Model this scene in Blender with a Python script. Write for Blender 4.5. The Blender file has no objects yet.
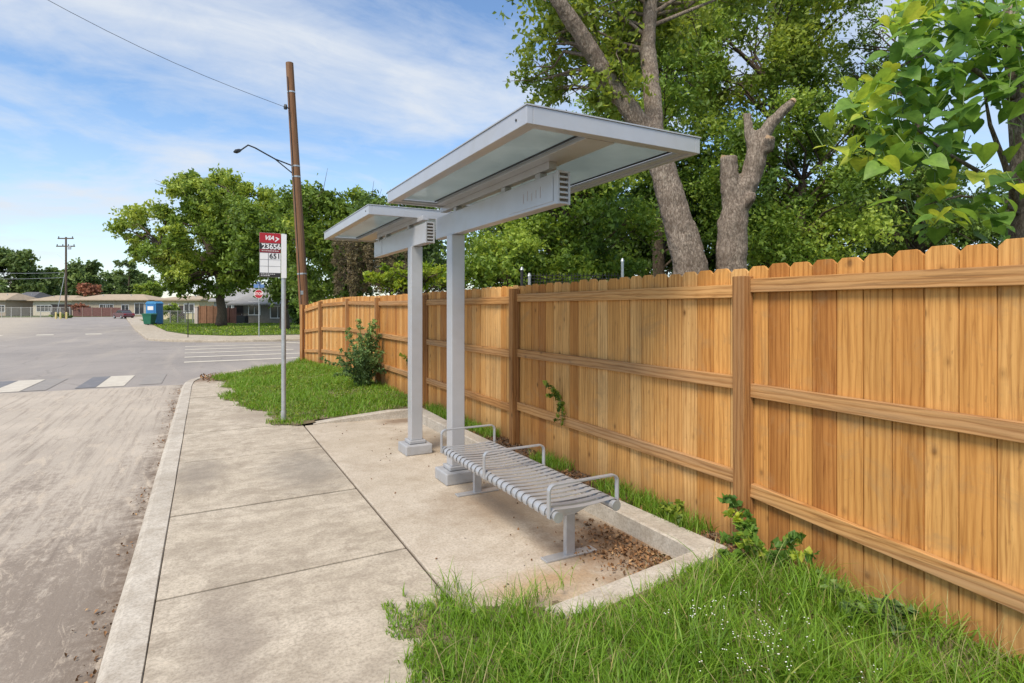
import bpy, bmesh, math, random
import numpy as np
from mathutils import Vector, Matrix

random.seed(7)
R = math.radians
sc = bpy.context.scene
COL = sc.collection

# ------------------------------------------------------------------ camera
TH = R(28.3); CAMH = 1.65; FPX = 570.0
ST, CT = math.sin(TH), math.cos(TH)
cam = bpy.data.cameras.new('camera')
cam.lens = FPX / 1024 * 36; cam.sensor_width = 36
cam.shift_y = -33.5 / 1024
cam.clip_end = 4000; cam.clip_start = 0.05
co = bpy.data.objects.new('camera', cam); COL.objects.link(co)
co.location = (0, 0, CAMH); co.rotation_euler = (R(90), 0, -TH)
sc.camera = co

def at(u, v, F):
    """the point seen at photo pixel (u, v), F metres deep"""
    r = (u - 512) / FPX * F
    return Vector((r * CT + F * ST, F * CT - r * ST, CAMH + (308 - v) / FPX * F))

# ------------------------------------------------------------------ node helpers
def new_mat(name):
    m = bpy.data.materials.new(name); m.use_nodes = True
    nt = m.node_tree; nt.nodes.clear()
    out = nt.nodes.new('ShaderNodeOutputMaterial')
    b = nt.nodes.new('ShaderNodeBsdfPrincipled')
    nt.links.new(b.outputs[0], out.inputs[0])
    return m, nt, b, out

def nd(nt, typ, ins=None, **props):
    n = nt.nodes.new(typ)
    for k, v in props.items(): setattr(n, k, v)
    if ins:
        for k, v in ins.items():
            s = n.inputs[k]
            if isinstance(v, bpy.types.NodeSocket): nt.links.new(v, s)
            else: s.default_value = v
    return n

def c4(c): return (c[0], c[1], c[2], 1.0)

def ramp(nt, fac, stops, interp='LINEAR'):
    n = nt.nodes.new('ShaderNodeValToRGB'); cr = n.color_ramp; cr.interpolation = interp
    while len(cr.elements) > 1: cr.elements.remove(cr.elements[-1])
    cr.elements[0].position = stops[0][0]; cr.elements[0].color = c4(stops[0][1]) if not isinstance(stops[0][1], float) else c4((stops[0][1],)*3)
    for p, c in stops[1:]:
        e = cr.elements.new(p); e.color = c4(c) if not isinstance(c, float) else c4((c,)*3)
    nt.links.new(fac, n.inputs[0])
    return n.outputs[0]

def mixc(nt, fac, a, b, blend='MIX'):
    n = nt.nodes.new('ShaderNodeMix'); n.data_type = 'RGBA'; n.blend_type = blend
    for s, v in ((n.inputs[0], fac), (n.inputs[6], a), (n.inputs[7], b)):
        if isinstance(v, bpy.types.NodeSocket): nt.links.new(v, s)
        else: s.default_value = v if not isinstance(v, tuple) else c4(v)
    return n.outputs[2]

def math_(nt, op, a, b=0.0, c=None, clamp=False):
    n = nt.nodes.new('ShaderNodeMath'); n.operation = op; n.use_clamp = clamp
    for i, v in enumerate((a, b) if c is None else (a, b, c)):
        if isinstance(v, bpy.types.NodeSocket): nt.links.new(v, n.inputs[i])
        else: n.inputs[i].default_value = v
    return n.outputs[0]

def coords(nt, scale=(1, 1, 1), rot=(0, 0, 0), kind='Object', loc=(0, 0, 0)):
    if kind == 'World':
        o = nd(nt, 'ShaderNodeNewGeometry').outputs['Position']
    else:
        o = nd(nt, 'ShaderNodeTexCoord').outputs[kind]
    return nd(nt, 'ShaderNodeMapping', {'Vector': o, 'Scale': scale, 'Rotation': rot, 'Location': loc}).outputs[0]

def noise(nt, vec, scale, detail=4, rough=.55, dist=0.0):
    return nd(nt, 'ShaderNodeTexNoise', {'Vector': vec, 'Scale': scale, 'Detail': detail, 'Roughness': rough, 'Distortion': dist}).outputs[0]

def bump(nt, bsdf, h, strength=.3, dist=.01):
    n = nd(nt, 'ShaderNodeBump', {'Height': h, 'Strength': strength, 'Distance': dist})
    nt.links.new(n.outputs[0], bsdf.inputs['Normal'])

def attr(nt, name='rnd'):
    return nd(nt, 'ShaderNodeAttribute', attribute_name=name).outputs['Fac']

def m_plain(name, col, rough=.6, metal=0.0, var=.12, scale=6.0, spec=.5, bmp=0.0, dirt=None, dirt_amt=.5):
    m, nt, b, o = new_mat(name)
    v = coords(nt)
    n = noise(nt, v, scale, 6, .6)
    lo = tuple(c * (1 - var) for c in col); hi = tuple(min(1, c * (1 + var)) for c in col)
    c = ramp(nt, n, [(.3, lo), (.7, hi)])
    if dirt:
        n2 = noise(nt, v, scale * .45, 8, .7, .6)
        c = mixc(nt, ramp(nt, n2, [(.5, 0.0), (.75, dirt_amt)]), c, dirt)
    nt.links.new(c, b.inputs['Base Color'])
    b.inputs['Roughness'].default_value = rough; b.inputs['Metallic'].default_value = metal
    b.inputs['Specular IOR Level'].default_value = spec
    if bmp: bump(nt, b, noise(nt, v, scale * 8, 4), bmp, .004)
    return m

def m_leaf(name, stops, trans=.35, rough=.5, tcol=1.25):
    m, nt, b, out = new_mat(name)
    c = ramp(nt, attr(nt), stops)
    c = mixc(nt, 1.0, c, ramp(nt, noise(nt, coords(nt), 28, 4, .65), [(.3, (.72, .74, .68)), (.7, (1.16, 1.14, 1.1))]), 'MULTIPLY')
    nt.links.new(c, b.inputs['Base Color']); b.inputs['Roughness'].default_value = rough
    b.inputs['Specular IOR Level'].default_value = .35
    hs = nd(nt, 'ShaderNodeHueSaturation', {'Hue': .485, 'Saturation': 1.05, 'Value': tcol, 'Color': c}).outputs[0]
    t = nd(nt, 'ShaderNodeBsdfTranslucent', {'Color': hs})
    mx = nd(nt, 'ShaderNodeMixShader', {0: trans, 1: b.outputs[0], 2: t.outputs[0]})
    nt.links.new(mx.outputs[0], out.inputs[0])
    return m

def m_wood(name, stops, grain=(16, 16, 1.0), dark=.55, knots=True, rough=.75, grey=None, bscale=.5, rings=.8, splash=False):
    """stops: colour over the per-board random value"""
    m, nt, b, out = new_mat(name)
    r = attr(nt)
    base = ramp(nt, r, stops)
    off = nd(nt, 'ShaderNodeCombineXYZ', {'X': math_(nt, 'MULTIPLY', r, 37.0), 'Y': math_(nt, 'MULTIPLY', r, 91.0), 'Z': math_(nt, 'MULTIPLY', r, 53.0)}).outputs[0]
    oc = nd(nt, 'ShaderNodeTexCoord').outputs['Object']
    vv = nd(nt, 'ShaderNodeVectorMath', {0: oc, 1: off}, operation='ADD').outputs[0]
    v = nd(nt, 'ShaderNodeMapping', {'Vector': vv, 'Scale': grain}).outputs[0]
    g = noise(nt, v, 1.6, 7, .62, 1.6)
    fine = noise(nt, nd(nt, 'ShaderNodeMapping', {'Vector': vv, 'Scale': tuple(s * 6 for s in grain)}).outputs[0], 1.5, 3, .6)
    fac = math_(nt, 'ADD', math_(nt, 'MULTIPLY', g, .8), math_(nt, 'MULTIPLY', fine, .2))
    d = tuple(x * dark for x in (1.0, .86, .74))
    c = mixc(nt, 1.0, base, ramp(nt, fac, [(.33, d), (.47, (.92, .9, .86)), (.56, (1., 1., 1.)), (.7, (1.1, 1.12, 1.16))]), 'MULTIPLY')
    big = noise(nt, nd(nt, 'ShaderNodeMapping', {'Vector': vv, 'Scale': tuple(s * .25 for s in grain)}).outputs[0], 1.0, 3, .5)
    c = mixc(nt, 1.0, c, ramp(nt, big, [(.3, (.8, .76, .7)), (.6, (1.05, 1.05, 1.05))]), 'MULTIPLY')
    if knots:
        ks = tuple(8.0 if q > 5 else 5.0 for q in grain)
        kn = nd(nt, 'ShaderNodeTexVoronoi', {'Vector': nd(nt, 'ShaderNodeMapping', {'Vector': vv, 'Scale': ks}).outputs[0], 'Scale': 1.0, 'Randomness': 1.0})
        pick = math_(nt, 'LESS_THAN', nd(nt, 'ShaderNodeSeparateColor', {0: kn.outputs['Color']}).outputs[0], .3)
        kd = math_(nt, 'ADD', kn.outputs['Distance'], math_(nt, 'MULTIPLY', math_(nt, 'SUBTRACT', fine, .5), .08))
        c = mixc(nt, math_(nt, 'MULTIPLY', pick, ramp(nt, kd, [(.05, .9), (.1, .55), (.13, .25), (.22, 0.0)])), c, tuple(x * .38 for x in stops[0][1]))
    if grey:
        gm = noise(nt, nd(nt, 'ShaderNodeMapping', {'Vector': vv, 'Scale': tuple(s * .4 for s in grain)}).outputs[0], 1.0, 5, .6)
        c = mixc(nt, ramp(nt, gm, [(.4, 0.0), (.65, .75)]), c, grey)
    # growth rings cut lengthwise: bands across the board, bent along it
    sx_ = nd(nt, 'ShaderNodeSeparateXYZ', {0: vv}).outputs
    if grain[2] < 5: wv = nd(nt, 'ShaderNodeCombineXYZ', {'X': math_(nt, 'ADD', sx_[0], sx_[1]), 'Y': 0.0, 'Z': math_(nt, 'MULTIPLY', sx_[2], .1)}).outputs[0]
    else: wv = nd(nt, 'ShaderNodeCombineXYZ', {'X': sx_[2], 'Y': 0.0, 'Z': math_(nt, 'MULTIPLY', sx_[1], .1)}).outputs[0]
    wa = nd(nt, 'ShaderNodeTexWave', {'Vector': wv, 'Scale': 9.0, 'Distortion': 10.0, 'Detail': 4.0, 'Detail Scale': .6, 'Detail Roughness': .68}, wave_type='BANDS', bands_direction='X').outputs[1]
    c = mixc(nt, rings, c, ramp(nt, wa, [(.0, (.7, .6, .5)), (.2, (.93, .9, .86)), (.6, (1.03, 1.03, 1.03)), (1, (1.08, 1.09, 1.1))]), 'MULTIPLY')
    if splash:   # weathering: rain splash at the foot, grey blotches here and there
        z = nd(nt, 'ShaderNodeSeparateXYZ', {0: nd(nt, 'ShaderNodeNewGeometry').outputs['Position']}).outputs[2]
        bl = noise(nt, coords(nt, scale=(3, 3, 3)), 1.3, 8, .7, .6)
        m1 = nd(nt, 'ShaderNodeMapRange', {0: math_(nt, 'ADD', z, math_(nt, 'MULTIPLY', math_(nt, 'SUBTRACT', bl, .5), .5)), 1: .36, 2: .08, 3: 0.0, 4: .6}).outputs[0]
        c = mixc(nt, m1, c, (.24, .135, .06))
        c = mixc(nt, ramp(nt, bl, [(.52, 0.0), (.68, .5)]), c, (.36, .22, .1))
        sp = noise(nt, coords(nt, scale=(30, 30, 12)), 1.0, 3, .6)
        c = mixc(nt, ramp(nt, sp, [(.63, 0.0), (.74, .45)]), c, (.25, .12, .045))
    nt.links.new(c, b.inputs['Base Color']); b.inputs['Roughness'].default_value = rough
    b.inputs['Specular IOR Level'].default_value = .25
    bump(nt, b, math_(nt, 'ADD', fac, math_(nt, 'MULTIPLY', wa, .4)), bscale, .004)
    return m

# ------------------------------------------------------------------ mesh builder
class MB:
    def __init__(s): s.v = []; s.f = []; s.a = []
    def add(s, vs, fs, rnd=None):
        o = len(s.v); s.v += [tuple(p) for p in vs]
        for f in fs: s.f.append(tuple(i + o for i in f)); s.a.append(random.random() if rnd is None else rnd)
    def box(s, x0, x1, y0, y1, z0, z1, rnd=None):
        s.add([(x0, y0, z0), (x1, y0, z0), (x1, y1, z0), (x0, y1, z0), (x0, y0, z1), (x1, y0, z1), (x1, y1, z1), (x0, y1, z1)],
              [(0, 3, 2, 1), (4, 5, 6, 7), (0, 1, 5, 4), (1, 2, 6, 5), (2, 3, 7, 6), (3, 0, 4, 7)], rnd if rnd is not None else random.random())
    def bar(s, p, q, w, h, up=(0, 0, 1), rnd=None):
        """rectangular bar from p to q; w across, h along up"""
        p = Vector(p); q = Vector(q); d = (q - p).normalized(); up = Vector(up)
        sd = d.cross(up).normalized(); up = sd.cross(d).normalized()
        vs = []
        for c in (p, q):
            for a, b in ((-1, -1), (1, -1), (1, 1), (-1, 1)): vs.append(c + sd * a * w / 2 + up * b * h / 2)
        s.add(vs, [(0, 1, 2, 3), (7, 6, 5, 4), (0, 4, 5, 1), (1, 5, 6, 2), (2, 6, 7, 3), (3, 7, 4, 0)], rnd if rnd is not None else random.random())
    def tube(s, pts, rad, n=10, cap=True, rnd=None, wob=0.0):
        pts = [Vector(p) for p in pts]
        if not hasattr(rad, '__len__'): rad = [rad] * len(pts)
        ref = Vector((0, 0, 1)); d0 = (pts[1] - pts[0]).normalized()
        if abs(d0.dot(ref)) > .9: ref = Vector((1, 0, 0))
        sd = d0.cross(ref).normalized()
        vs = []; fs = []
        for i, p in enumerate(pts):
            d = (pts[min(i + 1, len(pts) - 1)] - pts[max(i - 1, 0)]).normalized()
            sd = (sd - d * sd.dot(d)).normalized(); up = sd.cross(d)
            for k in range(n):
                a = 2 * math.pi * k / n; r = rad[i] * (1 + wob * (random.random() - .5))
                vs.append(p + (sd * math.cos(a) + up * math.sin(a)) * r)
        for i in range(len(pts) - 1):
            for k in range(n):
                a, b = i * n + k, i * n + (k + 1) % n
                fs.append((a, a + n, b + n, b))
        if cap:
            fs.append(tuple(range(n))); fs.append(tuple(reversed(range(len(vs) - n, len(vs)))))
        s.add(vs, fs, rnd if rnd is not None else random.random())
    def prism(s, poly, z0, z1, rnd=None):
        """poly in xy (counter clockwise), extruded in z"""
        n = len(poly)
        vs = [(p[0], p[1], z0) for p in poly] + [(p[0], p[1], z1) for p in poly]
        fs = [tuple(reversed(range(n))), tuple(range(n, 2 * n))] + [(i, (i + 1) % n, (i + 1) % n + n, i + n) for i in range(n)]
        s.add(vs, fs, rnd if rnd is not None else random.random())
    def plate(s, poly, O, X, Z, t, rnd=None):
        """outline poly in the plane (X, Z) at O, thickness t along X x Z"""
        O = Vector(O); X = Vector(X); Z = Vector(Z); Nn = X.cross(Z)
        n = len(poly)
        vs = [O + X * a + Z * b + Nn * (t / 2) for a, b in poly] + [O + X * a + Z * b - Nn * (t / 2) for a, b in poly]
        fs = [tuple(range(n)), tuple(reversed(range(n, 2 * n)))] + [((i + 1) % n, i, i + n, (i + 1) % n + n) for i in range(n)]
        s.add(vs, fs, rnd if rnd is not None else random.random())
    def build(s, name, mat, parent=None, bevel=0.0, smooth=False, origin=None):
        me = bpy.data.meshes.new(name)
        vs = s.v
        if origin is not None:
            o = Vector(origin); vs = [tuple(Vector(p) - o) for p in vs]
        me.from_pydata(vs, [], s.f); me.update()
        at_ = me.attributes.new('rnd', 'FLOAT', 'FACE'); at_.data.foreach_set('value', s.a)
        bm = bmesh.new(); bm.from_mesh(me); bmesh.ops.recalc_face_normals(bm, faces=bm.faces); bm.to_mesh(me); bm.free()
        if smooth: me.polygons.foreach_set('use_smooth', [True] * len(me.polygons))
        return link(name, me, mat, parent, bevel)

def link(name, me, mat, parent=None, bevel=0.0):
    ob = bpy.data.objects.new(name, me); COL.objects.link(ob)
    me.materials.append(mat)
    if parent is not None: ob.parent = parent
    if bevel:
        b = ob.modifiers.new('bevel', 'BEVEL'); b.width = bevel; b.segments = 2; b.limit_method = 'ANGLE'; b.angle_limit = R(40)
    return ob

def np_mesh(name, V, Fc, rnd, mat, parent=None, smooth=False):
    """V (n,3); Fc (m,k) faces of one size; rnd (m,)"""
    me = bpy.data.meshes.new(name)
    m, k = Fc.shape
    me.vertices.add(len(V)); me.vertices.foreach_set('co', V.astype(np.float32).ravel())
    me.loops.add(m * k); me.loops.foreach_set('vertex_index', Fc.astype(np.int32).ravel())
    me.polygons.add(m); me.polygons.foreach_set('loop_start', (np.arange(m) * k).astype(np.int32))
    me.update(calc_edges=True)
    a = me.attributes.new('rnd', 'FLOAT', 'FACE'); a.data.foreach_set('value', rnd.astype(np.float32))
    if smooth: me.polygons.foreach_set('use_smooth', np.ones(m, dtype=bool))
    return link(name, me, mat, parent)

def tag(o, label, cat, group=None):
    o['label'] = label; o['category'] = cat
    if group: o['group'] = group
    return o
def thing(name, label, cat, loc=(0, 0, 0), rz=0.0, group=None):
    o = bpy.data.objects.new(name, None); COL.objects.link(o)
    o.location = loc; o.rotation_euler = (0, 0, rz); o.empty_display_size = .2
    return tag(o, label, cat, group)
def struct(o): o['kind'] = 'structure'; return o
def stuff(o, label, cat): o['kind'] = 'stuff'; return tag(o, label, cat)
def dup(root, loc, rz, label=None):
    r = root.copy(); COL.objects.link(r); r.location = loc; r.rotation_euler = (0, 0, rz)
    if label: r['label'] = label
    for ch in list(root.children):
        c = ch.copy(); COL.objects.link(c); c.parent = r
        for g in list(ch.children):
            d = g.copy(); COL.objects.link(d); d.parent = c
    return r

def text(name, body, size, loc, rot, mat, parent, extrude=.0008, align='CENTER', shear=0.0, offset=0.0):
    cu = bpy.data.curves.new(name, 'FONT'); cu.body = body; cu.size = size; cu.align_x = align; cu.align_y = 'CENTER'
    cu.extrude = extrude; cu.shear = shear; cu.offset = offset
    ob = bpy.data.objects.new(name + '_curve', cu); COL.objects.link(ob)
    dg = bpy.context.evaluated_depsgraph_get(); dg.update()
    me = bpy.data.meshes.new_from_object(ob.evaluated_get(dg)); me.name = name
    bpy.data.objects.remove(ob); bpy.data.curves.remove(cu)
    me.materials.clear()
    o = link(name, me, mat, parent); o.location = loc; o.rotation_euler = rot
    return o

# ------------------------------------------------------------------ foliage helpers
def unit(a): return a / (np.linalg.norm(a, axis=1, keepdims=True) + 1e-9)

def leaf_geo(rng, C, size, w=.55, upb=.6, fold=.18):
    n = len(C)
    d = unit(rng.normal(size=(n, 3)) + np.array([0, 0, -.25]))
    nr = rng.normal(size=(n, 3)) + np.array([0, 0, upb])
    nr = unit(nr - d * np.sum(nr * d, 1, keepdims=True))
    sd = np.cross(d, nr); s = size[:, None]
    V = np.stack([C - d * s * .5, C + sd * s * w * .5 + nr * s * fold * .5 - d * s * .06, C + d * s * .5 - nr * s * .1, C - sd * s * w * .5 + nr * s * fold * .5 - d * s * .06], 1).reshape(-1, 3)
    i = np.arange(n) * 4
    Fc = np.stack([np.stack([i, i + 1, i + 2], 1), np.stack([i, i + 2, i + 3], 1)], 1).reshape(-1, 3)
    return V, Fc

def crown_mesh(name, rng, clumps, leaf, mat, parent, w=.55, upb=.6, spray=.9, flat=.75):
    """clumps: (centre, radius, leaf count, tone). Leaves sit along short sprays that leave each clump's middle"""
    Cs = []; Rn = []
    for (c, r, n, tone) in clumps:
        nt_ = max(3, n // 14)
        dirs = unit(rng.normal(size=(nt_, 3))); dirs[:, 2] *= flat
        ln = r * (0.45 + .75 * rng.random(nt_))
        k = rng.integers(0, nt_, n); t = .12 + .88 * rng.random(n) ** .8
        P = np.array(c)[None] + dirs[k] * (ln[k] * t)[:, None]
        P += rng.normal(size=(n, 3)) * r * .11
        P[:, 2] -= (t ** 2) * r * .12
        Cs.append(P); Rn.append(np.clip(tone + (rng.random(n) - .5) * .45 + (rng.random(nt_)[k] - .5) * .25, 0, 1))
    C = np.concatenate(Cs); rn = np.concatenate(Rn)
    sz = leaf * (.6 + .8 * rng.random(len(C)))
    V, Fc = leaf_geo(rng, C, sz, w, upb)
    return np_mesh(name, V, Fc, np.repeat(rn, 2), mat, parent)

def ell(rng, c, rad, n, r, nl, tone=(.2, .8), shell=.45, lower=-1.0):
    out = []
    while len(out) < n:
        d = rng.normal(size=3); d /= np.linalg.norm(d)
        if d[2] < lower: continue
        t = shell + (1 - shell) * rng.random() ** .6
        t *= .86 + .26 * rng.random()
        p = np.array(c) + d * t * np.array(rad)
        rr = r * (.6 + .8 * rng.random())
        out.append((p, rr, int(nl * (rr / r) ** 1.6), tone[0] + (tone[1] - tone[0]) * rng.random()))
    return out

def branches(mb, trunk_pts, clumps, rng, r0=.06, every=1, n=5):
    T = [Vector(p) for p in trunk_pts]
    for i, (c, r, _, _) in enumerate(clumps):
        if i % every: continue
        c = Vector(c)
        cand = [t for t in T if t.z < c.z + .2] or T[:1]
        s = min(cand, key=lambda t: (t - c).length + .6 * abs((c.z - t.z) - .7 * (Vector((c.x, c.y, 0)) - Vector((t.x, t.y, 0))).length))
        L = (c - s).length
        m1 = s.lerp(c, .4) + Vector(rng.normal(size=3)) * L * .07 + Vector((0, 0, .06 * L))
        m2 = s.lerp(c, .75) + Vector(rng.normal(size=3)) * L * .05 + Vector((0, 0, .04 * L))
        mb.tube([s, m1, m2, c], [r0, r0 * .7, r0 * .42, r0 * .15], n, False)
        for _ in range(2):
            q = c + Vector(rng.normal(size=3)) * r * .6
            mb.tube([m2, m2.lerp(q, .5) + Vector(rng.normal(size=3)) * .05 * L, q], [r0 * .35, r0 * .2, r0 * .07], 4, False)

# ------------------------------------------------------------------ materials
def m_concrete(name, base, hi, stain, dirt=(), amt=.6, streak=None):
    m, nt, b, o = new_mat(name)
    v = coords(nt, kind='World')
    n1 = noise(nt, v, .9, 6, .62, .4); n2 = noise(nt, v, 5.0, 6, .7); n3 = noise(nt, v, 60, 3, .7)
    c = ramp(nt, n1, [(.3, base), (.68, hi)])
    c = mixc(nt, ramp(nt, n2, [(.44, 0.0), (.62, amt)]), c, stain)
    n4 = noise(nt, v, 2.1, 9, .72, .8)
    c = mixc(nt, ramp(nt, n4, [(.5, 0.0), (.62, amt * 1.15)]), c, stain)
    c = mixc(nt, ramp(nt, noise(nt, v, 17, 6, .75, .5), [(.5, 0.0), (.7, amt * .9)]), c, tuple(x * .8 for x in stain))
    if streak:
        vs = coords(nt, kind='World', scale=streak, rot=(0, 0, .12))
        c = mixc(nt, ramp(nt, noise(nt, vs, 2.0, 6, .65, .8), [(.48, 0.0), (.7, .55)]), c, stain)
    for (x, y, sx, sy, col, k) in dirt:
        p = nd(nt, 'ShaderNodeMapping', {'Vector': nd(nt, 'ShaderNodeNewGeometry').outputs['Position'], 'Location': (-x / sx, -y / sy, 0), 'Scale': (1 / sx, 1 / sy, 0)}).outputs[0]
        L = nd(nt, 'ShaderNodeVectorMath', {0: p}, operation='LENGTH').outputs['Value']
        L = math_(nt, 'ADD', L, math_(nt, 'MULTIPLY', math_(nt, 'SUBTRACT', noise(nt, v, 4.0, 6, .7), .5), 1.5))
        c = mixc(nt, ramp(nt, L, [(.25, k), (1.0, 0.0)]), c, col)
    c = mixc(nt, ramp(nt, n3, [(.38, .35), (.56, 0.0)]), c, tuple(x * .5 for x in stain))
    nt.links.new(c, b.inputs['Base Color']); b.inputs['Roughness'].default_value = .88
    b.inputs['Specular IOR Level'].default_value = .25
    bump(nt, b, math_(nt, 'ADD', math_(nt, 'MULTIPLY', n3, .5), n2), .3, .006)
    return m

def m_road_near():
    m, nt, b, o = new_mat('worn_road')
    g = nd(nt, 'ShaderNodeNewGeometry').outputs['Position']
    v = coords(nt, kind='World')
    sep = nd(nt, 'ShaderNodeSeparateXYZ', {0: g})
    base = ramp(nt, noise(nt, v, .8, 5, .6), [(.3, (.4, .35, .292)), (.7, (.53, .465, .385))])
    # dark film of dirt, thick along the kerb and towards the viewer, broken by wheel tracks
    tr = noise(nt, coords(nt, kind='World', scale=(5.5, .6, 1), rot=(0, 0, R(-6))), 1.6, 10, .76, .9)
    big = noise(nt, v, .42, 4, .55, .6)
    gy = nd(nt, 'ShaderNodeMapRange', {0: sep.outputs[1], 1: 10.5, 2: 3.5, 3: -.16, 4: .12}).outputs[0]
    gx = nd(nt, 'ShaderNodeMapRange', {0: sep.outputs[0], 1: -2.2, 2: -.5, 3: 0.0, 4: .07}).outputs[0]
    s = math_(nt, 'ADD', math_(nt, 'ADD', math_(nt, 'MULTIPLY', big, .75), math_(nt, 'MULTIPLY', tr, .55)), math_(nt, 'ADD', gy, gx))
    s = math_(nt, 'ADD', s, math_(nt, 'MULTIPLY', math_(nt, 'SUBTRACT', noise(nt, v, 14, 9, .82), .5), .75))
    c = mixc(nt, ramp(nt, s, [(.65, 0.0), (.83, .8)]), base, (.2, .162, .13))
    tk = noise(nt, coords(nt, kind='World', scale=(11, .45, 1), rot=(0, 0, R(-9)), loc=(3, 1, 0)), 1.2, 9, .72, .4)
    c = mixc(nt, ramp(nt, tk, [(.5, 0.0), (.66, .6)]), c, (.2, .165, .135))
    # pale sand
    sd = noise(nt, coords(nt, kind='World', scale=(3.2, .7, 1), rot=(0, 0, R(-8)), loc=(4, 2, 0)), 1.9, 10, .8, .9)
    c = mixc(nt, ramp(nt, sd, [(.53, 0.0), (.6, .75)]), c, (.54, .46, .365))
    sk = noise(nt, coords(nt, kind='World', scale=(9, 3.2, 1), rot=(0, 0, R(-12))), 2.2, 9, .8, .5)
    c = mixc(nt, ramp(nt, sk, [(.55, 0.0), (.62, .6)]), c, (.47, .405, .33))
    # gutter line of dark dirt and dead leaves
    gl = nd(nt, 'ShaderNodeMapRange', {0: sep.outputs[0], 1: -.72, 2: -.48, 3: 0.0, 4: 1.0}).outputs[0]
    gl = math_(nt, 'MULTIPLY', gl, ramp(nt, noise(nt, v, 5, 9, .8), [(.42, 0.0), (.62, .9)]))
    c = mixc(nt, gl, c, (.12, .085, .06))
    f = noise(nt, v, 90, 3, .7)
    c = mixc(nt, ramp(nt, f, [(.35, .3), (.6, 0.0)]), c, (.15, .12, .1))
    nt.links.new(c, b.inputs['Base Color']); b.inputs['Roughness'].default_value = .9
    b.inputs['Specular IOR Level'].default_value = .2
    bump(nt, b, math_(nt, 'ADD', f, math_(nt, 'MULTIPLY', s, 1.0)), .35, .008)
    return m

def m_asphalt():
    m, nt, b, o = new_mat('asphalt')
    v = coords(nt, kind='World')
    c = ramp(nt, noise(nt, v, .25, 6, .62, .5), [(.3, (.27, .245, .225)), (.7, (.36, .325, .295))])
    tr = noise(nt, coords(nt, kind='World', scale=(1.0, .12, 1), rot=(0, 0, R(8))), 1.2, 6, .6, .4)
    c = mixc(nt, ramp(nt, tr, [(.5, 0.0), (.7, .5)]), c, (.44, .385, .325))
    # pale dusty apron over on the far left
    g = nd(nt, 'ShaderNodeSeparateXYZ', {0: nd(nt, 'ShaderNodeNewGeometry').outputs['Position']})
    gx = nd(nt, 'ShaderNodeMapRange', {0: math_(nt, 'ADD', g.outputs[0], math_(nt, 'MULTIPLY', g.outputs[1], .17)), 1: -.5, 2: -4.5}).outputs[0]
    gy = nd(nt, 'ShaderNodeMapRange', {0: g.outputs[1], 1: 34.0, 2: 50.0}).outputs[0]
    ap = math_(nt, 'MULTIPLY', math_(nt, 'MULTIPLY', gx, gy), ramp(nt, noise(nt, v, .5, 6, .7), [(.3, .4), (.5, 1.0)]))
    c = mixc(nt, ap, c, (.45, .39, .31))
    cr = nd(nt, 'ShaderNodeTexVoronoi', {'Vector': nd(nt, 'ShaderNodeVectorMath', {0: v, 1: nd(nt, 'ShaderNodeTexNoise', {'Vector': v, 'Scale': .8, 'Detail': 4}).outputs[1]}, operation='ADD').outputs[0], 'Scale': .3}, feature='DISTANCE_TO_EDGE').outputs[0]
    c = mixc(nt, ramp(nt, cr, [(.0, .35), (.01, 0.0)]), c, (.14, .125, .11))
    c = mixc(nt, ramp(nt, noise(nt, v, 70, 3, .7), [(.35, .3), (.6, 0.0)]), c, (.09, .08, .075))
    nt.links.new(c, b.inputs['Base Color']); b.inputs['Roughness'].default_value = .85
    b.inputs['Specular IOR Level'].default_value = .25
    return m

def m_soil(name, a, c_, d):
    m, nt, b, o = new_mat(name)
    v = coords(nt, kind='World')
    c = ramp(nt, noise(nt, v, 3.0, 8, .7), [(.3, a), (.55, c_), (.75, d)])
    c = mixc(nt, ramp(nt, noise(nt, v, 45, 4, .7), [(.4, .5), (.6, 0.0)]), c, tuple(x * .4 for x in a))
    nt.links.new(c, b.inputs['Base Color']); b.inputs['Roughness'].default_value = .95
    b.inputs['Specular IOR Level'].default_value = .1
    bump(nt, b, noise(nt, v, 30, 5, .7), .8, .02)
    return m

def m_paint_worn(name, col, under, lo=.42, hi=.62):
    m, nt, b, o = new_mat(name)
    v = coords(nt, kind='World')
    n = noise(nt, v, 5, 8, .75)
    nt.links.new(mixc(nt, ramp(nt, n, [(lo, 0.0), (hi, .7)]), col, under), b.inputs['Base Color'])
    b.inputs['Roughness'].default_value = .8
    return m

def m_bark(name, a, b_, scale=1.0, patch=None):
    m, nt, b, o = new_mat(name)
    v = coords(nt, scale=(11 * scale, 11 * scale, 3.4 * scale))
    n = noise(nt, v, 2.2, 9, .72, 1.2)
    fi = noise(nt, coords(nt, scale=(40 * scale, 40 * scale, 18 * scale)), 1.5, 5, .7)
    vo = nd(nt, 'ShaderNodeTexVoronoi', {'Vector': nd(nt, 'ShaderNodeVectorMath', {0: v, 1: nd(nt, 'ShaderNodeTexNoise', {'Vector': v, 'Scale': 2.5, 'Detail': 6, 'Roughness': .75}).outputs[1]}, operation='ADD').outputs[0], 'Scale': 3.2}, feature='DISTANCE_TO_EDGE').outputs[0]
    h = math_(nt, 'ADD', math_(nt, 'ADD', math_(nt, 'MULTIPLY', n, .75), math_(nt, 'MULTIPLY', fi, .45)), ramp(nt, vo, [(0.0, 0.0), (.12, .16)]))
    c = ramp(nt, h, [(.38, tuple(x * .4 for x in a)), (.62, a), (.86, b_)])
    c = mixc(nt, ramp(nt, noise(nt, coords(nt), 1.7 * scale, 6, .65), [(.42, 0.0), (.68, .6)]), c, patch or tuple(x * .6 for x in a))
    nt.links.new(c, b.inputs['Base Color']); b.inputs['Roughness'].default_value = .95
    b.inputs['Specular IOR Level'].default_value = .1
    bump(nt, b, h, .9, .03 / scale)
    return m

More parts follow.
